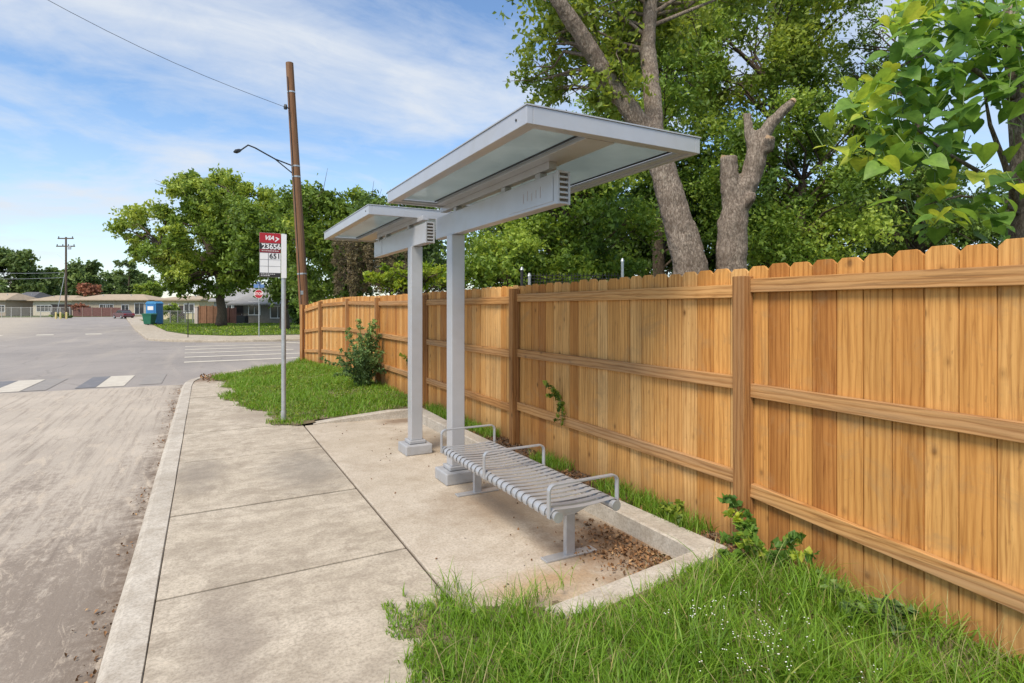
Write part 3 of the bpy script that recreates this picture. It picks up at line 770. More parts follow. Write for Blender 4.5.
# ------------------------------------------------------------------ wooden fence
def build_fence():
    FP = [(3.13, -3.65), (3.13, -.55), (3.13, 2.55), (3.13, 5.67), (3.13, 8.67), (3.13, 11.5), (3.13, 14.3), (2.82, 16.2), (2.56, 17.45), (4.9, 18.0)]
    zt = [2.07, 2.0, 1.915, 1.905, 1.9, 1.9, 1.93, 1.87, 1.73, 1.7]
    root = thing('wooden_fence', 'long new cedar picket fence behind the bus shelter and bench', 'fence', (3.13, 2.55, 0))
    O = Vector((3.13, 2.55, 0))
    for i in range(len(FP) - 1):
        a = Vector((*FP[i], 0)) - O; b_ = Vector((*FP[i + 1], 0)) - O; a.z = b_.z = 0
        L = (b_ - a).length; d = (b_ - a) / L; nrm = Vector((-d.y, d.x, 0))   # towards the street
        mb = MB(); k = max(1, round(L / .146)); pw = L / k
        for j in range(k):
            t = (j + .5) / k; c = a + d * (L * t)
            if i == 0 and False: continue
            top = zt[i] + (zt[i + 1] - zt[i]) * t + random.uniform(-.008, .008)
            wx, wy = (c + O).x, (c + O).y
            bot = zver(3.1, wy) - .02
            hw = pw / 2 - random.uniform(.0024, .0036); ear = .028
            poly = [(-hw, bot), (hw, bot), (hw, top - ear), (hw - ear, top), (-hw + ear, top), (-hw, top - ear)]
            tl = random.uniform(-.0012, .0012)
            Z = Vector((0, 0, 1)) + d * tl; yaw = random.uniform(-.006, .006)
            X = (d + nrm * yaw).normalized()
            rv = random.random(); dp = random.uniform(0, .002)
            mb.plate(poly, c - nrm * (.005 + dp), X, Z, .009, rv)
            # added rear strip: blocks light through the gap so the joint reads dark
            hb = pw / 2 + .0004
            mb.plate([(-hb, bot), (hb, bot), (hb, top - ear - .004), (hb - ear, top - .004), (-hb + ear, top - .004), (-hb, top - ear - .004)], c - nrm * (.0145 + dp * .5), d, Vector((0, 0, 1)), .009, rv)
        mb.build('board_panel', M['picket'], root, bevel=.0016)
        dz = random.uniform(-.02, .02) if i != 2 else 0
        g0, g1 = 0.0, 0.0
        zs = [(1.8, 1.79), (1.11, 1.11), (.27, .475)] if i <= 1 else [(1.765, 1.765), (1.15, 1.15), (.54, .54)] if i == 2 else [(1.76, 1.76), (1.12, 1.12), (.5, .5)]
        for (z0, z1) in zs:
            s0, s1 = ((zt[i] - 1.915), (zt[i + 1] - 1.915)) if i > 1 else (0, 0)
            mb = MB(); e0 = a + d * .045 + nrm * .02; e1 = b_ - d * .045 + nrm * .02
            fr = .5 + .5 * (z0 - .5) / 1.3
            nseg = 1
            mb.bar(e0 + Vector((0, 0, z0 + s0 * fr + random.uniform(-.012, .012))), e1 + Vector((0, 0, z1 + s1 * fr + random.uniform(-.012, .012))), .038, .088)
            mb.build('rail', M['rail'], root, bevel=.004)
    for i, p in enumerate(FP):
        mb = MB(); px, py = p[0] - O.x, p[1] - O.y
        dd = Vector((*FP[min(i + 1, len(FP) - 1)], 0)) - Vector((*FP[max(i - 1, 0)], 0)); dd.normalize()
        c = Vector((px, py, 0)) + Vector((-dd.y, dd.x, 0)) * .047
        ptop = (1.865 if i < 6 else zt[i] - .045) + random.uniform(-.01, .01)
        if i >= 8: ptop = zt[i] + .02
        if i == 8: c = Vector((px, py, 0)) + Vector((-.08, .02, 0))
        mb.bar(c + Vector((0, 0, -.1)), c + Vector((random.uniform(-.006, .006), random.uniform(-.006, .006), ptop)), .09, .092, (dd.x, dd.y, 0))
        mb.build('post', M['post'], root, bevel=.004)
build_fence()

# ------------------------------------------------------------------ bus shelters
def build_shelter(label, y_col, y0, y1, c0, c1, near):
    """column at y_col, beam from y0 to y1, canopy from c0 to c1"""
    CX = 2.12
    root = thing('bus_shelter', label, 'bus shelter', (CX, y_col, 0), 0, 'grey steel bus shelters on the concrete pad')
    def L(y): return y - y_col
    mb = MB(); mb.box(-.155, .155, -.155, .155, 0, .11); pl = mb.build('base_plate', M['plinth'], root, bevel=.012)
    mb = MB(); mb.box(-.095, .095, -.095, .095, .115, .15); mb.build('collar', M['plinth'], pl, bevel=.006)
    mb = MB(); mb.box(-.067, .067, -.067, .067, .15, 2.35); mb.build('column', M['shelter'], root, bevel=.007)
    # beam
    mb = MB(); bw = .047; e = .028
    a, b_ = (y0 + e, y1) if near else (y0 + e, y1)
    mb.box(-bw, bw, L(a), L(b_), 2.35, 2.565); beam = mb.build('beam', M['shelter'], root, bevel=.006)
    # louvred end: frame plus slats with dark slots behind
    mb = MB(); ye = L(y0 + e)
    mb.box(-bw - .004, -bw + .012, ye - e, ye - .002, 2.346, 2.569); mb.box(bw - .012, bw + .004, ye - e, ye - .002, 2.346, 2.569)
    for k in range(7):
        z = 2.35 + k * .0345; mb.box(-bw + .0125, bw - .0125, ye - e + .003, ye - .003, z, z + .015)
    mb.build('louvre_end', M['shelter'], beam, bevel=.0015)
    mb = MB(); mb.box(-bw + .013, bw - .013, ye - .0022, ye - .0008, 2.366, 2.555); mb.build('slot_backing', M['shelter_dark'], beam)
    # thin access plate on the street face of the beam, held by a fine frame line
    mb = MB(); p0, p1 = ((L(y0 + .06), L(y0 + .7)) if near else (L(y1 - .4), L(y1 - .08)))
    mb.box(-bw - .0045, -bw - .0005, p0, p1, 2.372, 2.545); pp = mb.build('access_plate', M['shelter'], beam, bevel=.002)
    mb = MB(); xo = -bw - .006
    if near:
        for k in range(5):
            yk = p0 + .16 + k * .06; mb.box(xo, xo + .0012, yk, yk + .006, 2.42 + .01 * (k % 2), 2.5 - .012 * (k % 3))
        mb.build('faded_mark', m_plain('faded_red_mark', (.46, .38, .38), .6), pp)['kind'] = 'stuff'
    # stubs between beam and canopy
    for y in (c0 + .35, (c0 + c1) / 2, c1 - .35):
        mb = MB(); y = min(max(y, y0 + .3), y1 - .15); mb.box(-.03, .03, L(y) - .035, L(y) + .035, 2.564, 2.6095)
        mb.build('bracket', M['bench'], root, bevel=.003)
    # canopy: fascia frame, spine, cross ribs, glass
    X0, X1 = 1.54 - CX, 2.84 - CX; Z0, Z1 = 2.655, 2.755; fw = .04
    y0c, y1c = L(c0), L(c1)
    can = None
    mb = MB()
    mb.box(X0, X0 + fw, y0c, y1c, Z0, Z1); mb.box(X1 - fw, X1, y0c, y1c, Z0, Z1)
    mb.box(X0 + fw + .0005, X1 - fw - .0005, y0c, y0c + fw, Z0 + .0006, Z1 - .0006); mb.box(X0 + fw + .0005, X1 - fw - .0005, y1c - fw, y1c, Z0 + .0006, Z1 - .0006)
    can = mb.build('canopy_frame', M['shelter'], root, bevel=.003)
    # inner ledge
    mb = MB(); li = .1
    mb.box(X0 + fw + .001, X0 + li, y0c + fw + .001, y1c - fw - .001, Z0 + .012, Z0 + .03)
    mb.box(X1 - li, X1 - fw - .001, y0c + fw + .001, y1c - fw - .001, Z0 + .012, Z0 + .03)
    mb.box(X0 + li + .001, X1 - li - .001, y0c + fw + .001, y0c + li, Z0 + .0125, Z0 + .0305)
    mb.box(X0 + li + .001, X1 - li - .001, y1c - li, y1c - fw - .001, Z0 + .0125, Z0 + .0305)
    sx = -.01
    mb.box(sx - .11, sx + .11, y0c + li + .001, y1c - li - .001, Z0 + .008, Z0 + .038)
    mb.box(-.032, .032, L(y0) + .14, L(y1) - .1, 2.612, Z0 + .0075)
    mb.build('inner_frame', M['shelter'], can, bevel=.002)
    for (xa, xb) in ((X0 + li - .02, sx - .1), (sx + .1, X1 - li + .02)):
        mb = MB(); mb.box(xa, xb, y0c + .07, y1c - .07, Z0 + .042, Z0 + .052); mb.build('glass_panel', M['canopy_glass'], can)
    # black gasket lines along the glass
    mb = MB()
    for xg in (sx - .125, X1 - li - .005):
        mb.box(xg - .008, xg, y0c + li + .01, y1c - li - .01, Z0 + .0305, Z0 + .0415)
    mb.build('gasket', M['black'], can)
    # drip flange along the top edge and a few rivets
    mb = MB()
    mb.box(X0 - .006, X1 + .006, y0c - .006, y0c + .03, Z1 + .0005, Z1 + .008); mb.box(X0 - .006, X0 + .03, y0c + .031, y1c + .006, Z1 + .0005, Z1 + .008)
    mb.box(X1 - .03, X1 + .006, y0c + .031, y1c + .006, Z1 + .0005, Z1 + .008); mb.box(X0 + .031, X1 - .031, y1c - .03, y1c + .006, Z1 + .0005, Z1 + .008)
    mb.build('drip_edge', M['shelter'], can)
    mb = MB(); mb.tube([(X0 - .004, y0c + .12, Z0 + .05), (X0 + .004, y0c + .12, Z0 + .05)], .008, 8); mb.build('rivet', M['dark_metal'], can)
    return root
build_shelter('nearer grey bus shelter with flat glazed canopy overhanging the slatted bench', 5.08, 3.2, 5.5, 2.69, 5.38, True)
# the second unit mirrors the first: its column stands at the near end
build_shelter('farther grey bus shelter with shorter looking canopy beyond the bench', 6.28, 5.78, 7.9, 6.1, 8.68, False)

# ------------------------------------------------------------------ bench
def build_bench():
    BX, Y0, Y1, ZS = 2.14, 2.98, 4.84, .395
    ym = (Y0 + Y1) / 2
    root = thing('slatted_bench', 'backless grey metal bench with curved slats and three armrests', 'bench', (BX, ym, 0))
    l0, l1 = Y0 - ym, Y1 - ym
    hw = .225
    # slats, each a bent flat bar that rolls over both tubes
    mb = MB(); k = 25; pitch = (l1 - l0 - .05) / (k - 1)
    prof = []
    for i in range(9):      # left roll
        a = R(210 - 120 * i / 8); prof.append((-hw + .036 * math.cos(a), ZS - .036 + .036 * math.sin(a)))
    for i in range(1, 8): t = i / 8; prof.append((-hw + 2 * hw * t, ZS - .012 * math.sin(math.pi * t)))
    for i in range(9):
        a = R(90 - 120 * i / 8); prof.append((hw + .036 * math.cos(a), ZS - .036 + .036 * math.sin(a)))
    for j in range(k):
        yc = l0 + .025 + j * pitch; sw = .021; th = .005
        n = len(prof); vs = []
        for i, (x, z) in enumerate(prof):
            a = prof[max(i - 1, 0)]; b_ = prof[min(i + 1, n - 1)]; tx, tz = b_[0] - a[0], b_[1] - a[1]; q = math.hypot(tx, tz); nx, nz = -tz / q, tx / q
            vs += [(x, yc - sw, z), (x, yc + sw, z), (x + nx * th, yc + sw, z + nz * th), (x + nx * th, yc - sw, z + nz * th)]
        fs = []
        for i in range(n - 1):
            for q in range(4): fs.append((i * 4 + q, i * 4 + (q + 1) % 4, i * 4 + 4 + (q + 1) % 4, i * 4 + 4 + q))
        fs += [(0, 1, 2, 3), (n * 4 - 1, n * 4 - 2, n * 4 - 3, n * 4 - 4)]
        mb.add(vs, fs)
    mb.build('seat', M['bench'], root, bevel=.0012)
    for s in (-1, 1):
        mb = MB(); mb.tube([(s * hw, l0 - .025, ZS - .036), (s * hw, l1 + .025, ZS - .036)], .031, 16); t = mb.build('side_rail', M['bench'], root, smooth=False, bevel=.003)
        for e, yy in ((-1, l0 - .025), (1, l1 + .025)):
            mb = MB(); mb.tube([(s * hw, yy - .0035, ZS - .036), (s * hw, yy + .0035, ZS - .036)], .034, 16); mb.build('end_cap', M['steel'], t)
    for y in (3.17 - ym, 4.63 - ym):
        mb = MB()
        mb.prism([(-.035, y - .02), (.035, y - .02), (.035, y + .02), (-.035, y + .02)], .012, ZS - .11)
        # flared head that reaches both rails
        mb.plate([(-.035, ZS - .12), (.035, ZS - .12), (hw - .02, ZS - .065), (hw - .02, ZS - .03), (-hw + .02, ZS - .03), (-hw + .02, ZS - .065)], (0, y, 0), (1, 0, 0), (0, 0, 1), .038)
        lg = mb.build('leg', M['bench'], root, bevel=.004)
        mb = MB(); mb.box(-.2, .2, y - .04, y + .04, .001, .014); fp = mb.build('foot_plate', M['bench'], lg, bevel=.003)
    for y in (l0 + .02, ym - ym + .02, l1 - .02):
        mb = MB(); th = .012; zb, ztp = ZS - .05, ZS + .148; x = hw + .035; r = .035
        pts = [(-x, zb)] + [(-x + r - r * math.cos(R(a)), ztp - r + r * math.sin(R(a))) for a in range(0, 91, 15)] + [(x - r + r * math.sin(R(a)), ztp - r + r * math.cos(R(a))) for a in range(0, 91, 15)] + [(x, zb)]
        n = len(pts); vs = []
        for i, (px, pz) in enumerate(pts):
            a = pts[max(i - 1, 0)]; b_ = pts[min(i + 1, n - 1)]; tx, tz = b_[0] - a[0], b_[1] - a[1]; q = math.hypot(tx, tz); nx, nz = -tz / q, tx / q
            vs += [(px, y - .016, pz), (px, y + .016, pz), (px + nx * th, y + .016, pz + nz * th), (px + nx * th, y - .016, pz + nz * th)]
        fs = [(i * 4 + q, i * 4 + (q + 1) % 4, i * 4 + 4 + (q + 1) % 4, i * 4 + 4 + q) for i in range(n - 1) for q in range(4)] + [(0, 1, 2, 3), (n * 4 - 1, n * 4 - 2, n * 4 - 3, n * 4 - 4)]
        mb.add(vs, fs); mb.build('armrest', M['bench'], root, bevel=.002)
build_bench()

# ------------------------------------------------------------------ bus stop sign
def build_stop():
    root = thing('bus_stop_sign', 'tall metal pole with red and white bus stop sign in the verge', 'bus stop sign', (1.0, 8.82, 0))
    mb = MB(); mb.tube([(0, 0, -.05), (0, 0, 2.72)], .032, 14); pole = mb.build('pole', M['steel'], root, smooth=False)
    mb = MB(); mb.tube([(0, 0, 0), (0, 0, .16)], .038, 14); mb.build('pole_sleeve', M['steel'], pole)
    mb = MB(); mb.box(-.036, .036, -.04, -.0325, 2.08, 2.71); mb.build('mounting_strip', M['white'], root, bevel=.003)
    x0, x1 = -.322, -.042; z0, z1 = 2.09, 2.72; yf = -.022; H = z1 - z0; W = x1 - x0
    mb = MB(); mb.box(x0, x1, yf, yf + .012, z0, z1); bd = mb.build('sign_board', M['white'], root, bevel=.002)
    def strip(name, a, b_, mat, xa=0.0, xb=1.0, y=.0018):
        mb = MB(); mb.box(x0 + W * xa + .001, x0 + W * xb - .001, yf - y, yf - .0003, z1 - H * b_, z1 - H * a); return mb.build(name, mat, bd)
    strip('header_band', .002, .225, M['red']); strip('number_band', .227, .37, M['black']); strip('lower_band', .372, .445, M['maroon'])
    strip('footer_band', .905, .998, M['black'])
    mb = MB()
    for z in (.445, .6, .75, .9): mb.box(x0 + .004, x1 - .004, yf - .0015, yf - .0003, z1 - H * z - .004, z1 - H * z)
    mb.box(x0 + W * .4, x0 + W * .4 + .006, yf - .0025, yf - .0016, z1 - H * .9, z1 - H * .45)
    mb.box(x0, x0 + .004, yf - .0015, yf - .0003, z0, z1)
    mb.build('grid_lines', m_plain('grid_grey', (.16, .16, .17), .5), bd)
    rx = (R(90), 0, 0); yt = yf - .0022
    cx = (x0 + x1) / 2
    text('logo_lettering', 'VIA', .085, (cx - .015, yt, z1 - H * .115), rx, M['white'], bd, shear=.35, offset=.003)
    mb = MB(); mb.plate([(.075, .02), (.125, -.005), (.07, -.052), (.06, -.044), (.095, -.008), (.07, .006)], (cx, yt, z1 - H * .115), (1, 0, 0), (0, 0, 1), .0015); mb.build('logo_arrow', M['white'], bd)
    text('stop_number', '23656', .1, (cx + .015, yt, z1 - H * .315), rx, M['white'], bd, offset=.0025)
    text('route_number', '651', .1, (x0 + W * .72, yt - .001, z1 - H * .525), rx, M['black'], bd, offset=.0012)
    mb = MB()     # lines of small print, too small to read in the photo
    for (z, a, b_) in ((.245, .08, .95), (.405, .1, .9), (.93, .06, .75), (.965, .06, .5)):
        x = a
        while x < b_:
            l = random.uniform(.03, .1); mb.box(x0 + W * x, x0 + W * min(x + l, b_), yf - .0026, yf - .0019, z1 - H * z - .005, z1 - H * z + .005); x += l + .025
    mb.build('small_print', m_plain('print_grey', (.62, .6, .6), .5), bd)['kind'] = 'stuff'
build_stop()

# ------------------------------------------------------------------ poles and wires
def build_pole():
    F = 18.4
    b_ = at(307.5, 362, F); t = at(289.5, 63, F)
    root = thing('utility_pole', 'tall leaning brown wooden utility pole at the end of the fence', 'utility pole', (b_.x, b_.y, 0))
    O = Vector((b_.x, b_.y, 0)); P0 = Vector((0, 0, -.2)); P1 = t - O
    P0.z = -.2
    mb = MB(); mb.tube([P0.lerp(P1, i / 6) for i in range(7)], [.158 - .04 * i / 6 for i in range(7)], 14, True, .4)
    mb.build('shaft', M['pole_wood'], root, smooth=False)
    q = at(293, 166, F) - O; e = at(255, 148.5, F - 1.6) - O; h = at(241, 150, F - 2.2) - O
    mb = MB(); mid = q.lerp(e, .5) + Vector((0, 0, -.04))
    mb.tube([q, mid, e + Vector((0, 0, .02)), e.lerp(h, .5) + Vector((0, 0, .12)), h], .022, 8); mb.tube([q + Vector((0, 0, -.25)), mid], .018, 6)
    arm = mb.build('lamp_arm', M['dark_metal'], root)
    hd_ = (h - e); hd_.z = 0; hd_.normalize(); d = hd_ * .9 + Vector((0, 0, -.42))
    mb = MB(); mb.tube([h, h + d * .08, h + d * .22, h + d * .32], [.025, .05, .06, .025], 10); mb.build('lamp_head', M['dark_metal'], arm)
    k = at(285.5, 107, F - .25) - O
    mb = MB(); c = P0.lerp(P1, (k.z + .2) / (P1.z + .2)); mb.tube([c, k], .02, 6); mb.tube([k + Vector((0, 0, -.07)), k, k + Vector((0, 0, .08))], [.05, .06, .04], 8)
    mb.build('insulator', M['dark_metal'], root)
    for tt in (.3, .62, .655, .9):
        mb = MB(); c0 = P0.lerp(P1, tt); rr = .158 - .04 * tt + .006; mb.tube([c0, P0.lerp(P1, tt + .005)], [rr, rr], 14); mb.build('metal_band', M['steel'], root)
    mb = MB(); c0 = P0.lerp(P1, .24) + Vector((-.06, -.14, 0)); mb.box(c0.x - .04, c0.x + .04, c0.y - .008, c0.y, c0.z - .06, c0.z + .06); mb.build('pole_tag', M['steel'], root)
    mb = MB(); mb.tube([P0.lerp(P1, .05 + .1 * q) + Vector((-.1, -.125 + .003 * q, 0)) for q in range(10)], .012, 6); mb.build('ground_wire', M['dark_metal'], root)
    A = at(285, 107, F - .25); B = at(-60, -60, 13)
    mb = MB(); mb.tube([A.lerp(B, i / 10) - Vector((0, 0, .8 * math.sin(math.pi * i / 10) * .35)) for i in range(11)], .007, 5)
    tag(mb.build('overhead_cable', M['dark_metal'], origin=A), 'single dark cable running from the leaning pole across the sky', 'cable').location = A
build_pole()
def build_far_pole():
    F = 95; b_ = at(66, 318, F)
    root = thing('power_pole', 'distant thin power pole with two crossarms by the yellow bollards', 'power pole', (b_.x, b_.y, -.16), -TH)
    H = (308 - 237) / FPX * F + CAMH + .16
    mb = MB(); mb.tube([(0, 0, 0), (0, 0, H)], [.19, .13], 8); mb.build('shaft', M['bark_far'], root)
    for z, wd in ((H - .25, 2.6), (H - 1.55, 3.1)):
        mb = MB(); mb.box(-wd / 2, wd / 2, -.14, -.02, z - .09, z + .09); ca = mb.build('crossarm', M['bark_far'], root)
        for k in range(4 if z < H - 1 else 2):
            mb = MB(); x = -wd / 2 + .15 + k * (wd - .3) / (3 if z < H - 1 else 1); mb.tube([(x, -.08, z + .09), (x, -.08, z + .34)], .07, 6)
            mb.build('insulator', M['dark_metal'], ca)
    mb = MB(); mb.box(.5, 1.0, -.3, -.141, H - 2.1, H - 1.5); mb.build('transformer', M['steel'], root)
    mb = MB(); mb.tube([(0, 0, H * .62), (-1.3, -.5, 0)], .05, 5); mb.build('guy_wire', M['steel'], root)
    for lab, v0, v1, x in (('upper pale service wire left of the distant power pole', 271, 270, 0), ('lower pale service wire left of the distant power pole', 276, 276.5, 0)):
        A = at(64, v0 + 1.5, F - 1); B = at(-60, v1, F - 10)
        mb = MB(); mb.tube([A.lerp(B, i / 6) - Vector((0, 0, .3 * math.sin(math.pi * i / 6))) for i in range(7)], .025, 5)
        tag(mb.build('service_wire', M['steel'], origin=A), lab, 'wire', 'pale service wires').location = A
build_far_pole()

# ------------------------------------------------------------------ stop sign, post, potty, bin, bollards, car
def build_traffic():
    F = 33; b_ = at(259, 333, F)
    root = thing('stop_sign', 'red octagonal stop sign on a thin post across the side street', 'stop sign', (b_.x, b_.y, 0), -TH)
    mb = MB(); mb.tube([(0, 0, 0), (0, 0, 2.95)], .03, 8); mb.build('post', M['steel'], root)
    z = CAMH + 14 / FPX * F; r = .27
    def octo(r): return [(r * math.cos(R(22.5 + 45 * i)), r * math.sin(R(22.5 + 45 * i))) for i in range(8)]
    mb = MB(); mb.plate(octo(r), (0, -.045, z), (1, 0, 0), (0, 0, 1), .006); bd = mb.build('sign_plate', M['white'], root)
    mb = MB(); mb.plate(octo(r * .92), (0, -.0505, z), (1, 0, 0), (0, 0, 1), .003); mb.build('red_face', M['red'], bd)
    text('lettering', 'STOP', .21, (0, -.0535, z), (R(90), 0, 0), M['white'], bd, offset=.004)
    mb = MB(); mb.box(-.3, .3, -.012, .012, z + .36, z + .56); mb.box(-.012, .012, -.22, .22, z + .565, z + .72); mb.build('street_name_plate', m_plain('plate_blue', (.1, .2, .42), .45), root)
    b_ = at(188, 334, 32)
    root = thing('lawn_post', 'thin bare metal post standing in the far corner lawn', 'post', (b_.x, b_.y, 0))
    mb = MB(); mb.tube([(0, 0, 0), (0, 0, 1.9)], .028, 6); mb.build('shaft', M['dark_metal'], root)
    mb = MB(); mb.tube([(0, 0, 1.9), (0, 0, 1.95)], .04, 6); mb.build('cap', M['dark_metal'], root)
build_traffic()

def build_potty():
    F = 57; b_ = at(154.5, 322, F)
    root = thing('portable_toilet', 'bright blue portable toilet cabin on the far pavement', 'portable toilet', (b_.x, b_.y, 0), -TH - .06)
    root.scale = (.92, .92, 1)
    blue = m_plain('toilet_blue', (.035, .2, .46), .45, 0, .1); 
    mb = MB(); mb.box(-.58, .58, -.58, .58, .08, 2.05); mb.build('cabin', blue, root, bevel=.04)
    mb = MB(); mb.plate([(-.62, 2.05), (.62, 2.05), (.62, 2.12), (.4, 2.3), (-.4, 2.3), (-.62, 2.12)], (0, 0, 0), (1, 0, 0), (0, 0, 1), 1.24); mb.build('roof', m_plain('roof_blue', (.06, .27, .55), .45), root, bevel=.02)
    mb = MB(); mb.box(-.42, .42, -.605, -.583, .16, 1.95); dr = mb.build('door', m_plain('door_blue', (.03, .17, .42), .45), root, bevel=.008)
    mb = MB(); mb.box(-.34, .3, -.62, -.606, 1.45, 1.82); mb.build('notice_plate', M['white'], dr)
    mb = MB(); mb.box(.3, .36, -.625, -.606, 1.0, 1.15); mb.build('latch', M['dark_metal'], dr)
    mb = MB(); mb.box(-.62, .62, -.62, .62, 0, .079); mb.build('skid', M['dark_metal'], root)
    F = 55; b_ = at(149.5, 324, F)
    root = thing('wheeled_bin', 'dark green wheeled bin in front of the blue toilet cabin', 'bin', (b_.x, b_.y, 0), -TH)
    gr = m_plain('bin_green', (.015, .13, .075), .5)
    mb = MB(); mb.add([(-.33, -.36, .1), (.33, -.36, .1), (.33, .36, .1), (-.33, .36, .1), (-.44, -.46, 1.0), (.44, -.46, 1.0), (.44, .46, 1.0), (-.44, .46, 1.0)],
        [(0, 3, 2, 1), (4, 5, 6, 7), (0, 1, 5, 4), (1, 2, 6, 5), (2, 3, 7, 6), (3, 0, 4, 7)]); mb.build('tub', gr, root, bevel=.03)
    mb = MB(); mb.plate([(-.5, 1.0), (.5, 1.0), (.47, 1.07), (.3, 1.13), (-.3, 1.13), (-.47, 1.07)], (0, 0, .005), (1, 0, 0), (0, 0, 1), .98); mb.build('lid', gr, root, bevel=.01)
    for s in (-1, 1):
        mb = MB(); mb.tube([(s * .34, .36, .12), (s * .42, .36, .12)], .12, 12); mb.build('wheel', M['black'], root)
    mb = MB(); mb.tube([(-.4, .55, .95), (.4, .55, .95)], .025, 6); mb.build('handle', gr, root)
build_potty()

def build_bollards():
    yl = m_plain('bollard_yellow', (.62, .5, .2), .6)
    proto = None
    for u, lab in ((56, 'leftmost yellow bollard beside the distant power pole'), (60.5, 'middle yellow bollard beside the distant power pole'), (66.5, 'rightmost yellow bollard in front of the distant power pole')):
        p = at(u, 318, 92); p.z = -.16
        if proto is None:
            proto = thing('bollard', lab, 'bollard', p, 0, 'yellow bollards by the power pole')
            mb = MB(); mb.tube([(0, 0, 0), (0, 0, 1.05)], .13, 10); mb.build('shaft', yl, proto)
            mb = MB(); mb.tube([(0, 0, 1.05), (0, 0, 1.12), (0, 0, 1.15)], [.13, .1, .03], 10); mb.build('cap', yl, proto)
        else: dup(proto, p, 0, lab)
build_bollards()

def build_car():
    F = 96; b_ = at(123.5, 318, F)
    root = thing('parked_car', 'maroon saloon car parked before the long beige house', 'car', (b_.x, b_.y, -.124), -TH - .6)
    paint_ = m_plain('maroon_paint', (.15, .065, .075), .25, .3, .05)
    low = [(-2.2, .35), (-2.15, .75), (-1.6, .92), (-1.2, .95), (1.0, .98), (1.9, .95), (2.15, .85), (2.2, .4), (1.75, .25), (-1.7, .25)]
    cab = [(-1.15, .94), (-.45, 1.4), (.75, 1.42), (1.5, .98)]
    mb = MB(); mb.plate(low, (0, 0, 0), (1, 0, 0), (0, 0, 1), 1.72); mb.plate([(-.5, 1.37), (-.4, 1.44), (.7, 1.46), (.82, 1.38)], (0, 0, 0), (1, 0, 0), (0, 0, 1), 1.4)
    mb.build('body', paint_, root, bevel=.05)
    mb = MB(); mb.plate([(-1.1, .95), (-.45, 1.37), (.75, 1.38), (1.42, .99)], (0, 0, 0), (1, 0, 0), (0, 0, 1), 1.5); mb.build('window', M['glass'], root, bevel=.03)
    for x in (-1.35, 1.3):
        for s in (-1, 1):
            mb = MB(); mb.tube([(x, s * .7, .31), (x, s * .88, .31)], .31, 16); wl = mb.build('wheel', M['black'], root)
            mb = MB(); mb.tube([(x, s * .881, .31), (x, s * .9, .31)], .19, 12); mb.build('rim', M['steel'], wl)
    for s in (-1, 1):
        mb = MB(); mb.box(-2.22, -2.12, s * .62 - .16, s * .62 + .16, .6, .74); mb.build('headlight', M['white'], root)
        mb = MB(); mb.box(2.1, 2.2, s * .62 - .16, s * .62 + .16, .66, .82); mb.build('tail_light', M['red'], root)
    for yy in (-.868, .868):
        mb = MB(); mb.box(-.2, -.05, yy - .006, yy + .006, .8, .83); mb.build('door_handle', M['steel'], root)
build_car()

# ------------------------------------------------------------------ far houses and fences
def house(label, u0, u1, F, eave_v, ridge_v, depth, wallc, roofc, wins=(), doors=(), rot=0.0, over=.5, hip=True, base_z=-.1, cat='house', chim=False):
    """front wall spans pixels u0..u1 at depth F; windows as (x fraction, z0, w, h)"""
    a = at(u0, 308, F); b_ = at(u1, 308, F); c = (a + b_) / 2
    Wd = (b_ - a).length; he = CAMH + (308 - eave_v) / FPX * F - base_z; hr = CAMH + (308 - ridge_v) / FPX * F - base_z
    root = thing('house', label, cat, (c.x, c.y, base_z), -TH + rot)
    hw = Wd / 2
    mb = MB(); mb.box(-hw, hw, 0, depth, 0, he); wl = mb.build('wall', wallc, root)
    mb = MB(); o = over; rx = hw + o; ins = min(hw * .6, depth * .5) if hip else 0
    base = [(-rx, -o, he - .05), (rx, -o, he - .05), (rx, depth + o, he - .05), (-rx, depth + o, he - .05)]
    top = [(-rx + ins, depth / 2, hr), (rx - ins, depth / 2, hr)]
    lowr = [(x, y, z - .18) for x, y, z in base]
    mb.add(base + top + lowr, [(0, 1, 5, 4), (2, 3, 4, 5), (1, 2, 5), (3, 0, 4), (6, 7, 1, 0), (7, 8, 2, 1), (8, 9, 3, 2), (9, 6, 0, 3), (9, 8, 7, 6)])
    rf = mb.build('roof', roofc, root)
    for q, fx in enumerate((.3, .68)):
        mb = MB(); x = -hw + Wd * fx; mb.tube([(x, depth * .3, he), (x, depth * .3, he + (hr - he) * .62 + .35)], .09, 8); mb.build('vent_pipe', M['steel'], rf)
    if chim:
        mb = MB(); mb.box(-.4, .4, depth / 2 - .4, depth / 2 + .4, hr - .6, hr + .7); mb.build('chimney', wallc, rf)
    for (fx, z0, w_, h_) in wins:
        x = -hw + Wd * fx
        mb = MB(); t = .09
        for (xa, xb, za, zb) in ((x - w_ / 2 - t, x - w_ / 2, z0 - t, z0 + h_ + t), (x + w_ / 2, x + w_ / 2 + t, z0 - t, z0 + h_ + t), (x - w_ / 2, x + w_ / 2, z0 - t, z0), (x - w_ / 2, x + w_ / 2, z0 + h_, z0 + h_ + t), (x - .03, x + .03, z0, z0 + h_)):
            mb.box(xa, xb, -.06, -.004, za, zb)
        wn = mb.build('window', M['white'], root)
        mb = MB(); mb.box(x - w_ / 2, x + w_ / 2, -.03, -.006, z0, z0 + h_); mb.build('pane', M['glass'], wn)
    for (fx, w_, h_, mt) in doors:  # also draws the carport's shaded opening as a dark panel
        x = -hw + Wd * fx; mb = MB(); mb.box(x - w_ / 2, x + w_ / 2, -.04, -.003, 0.01, h_); d = mb.build('door', mt, root)
        mb = MB(); mb.box(x + w_ / 2 - .15, x + w_ / 2 - .08, -.08, -.041, h_ * .45, h_ * .5); mb.build('handle', M['steel'], d)
    return root
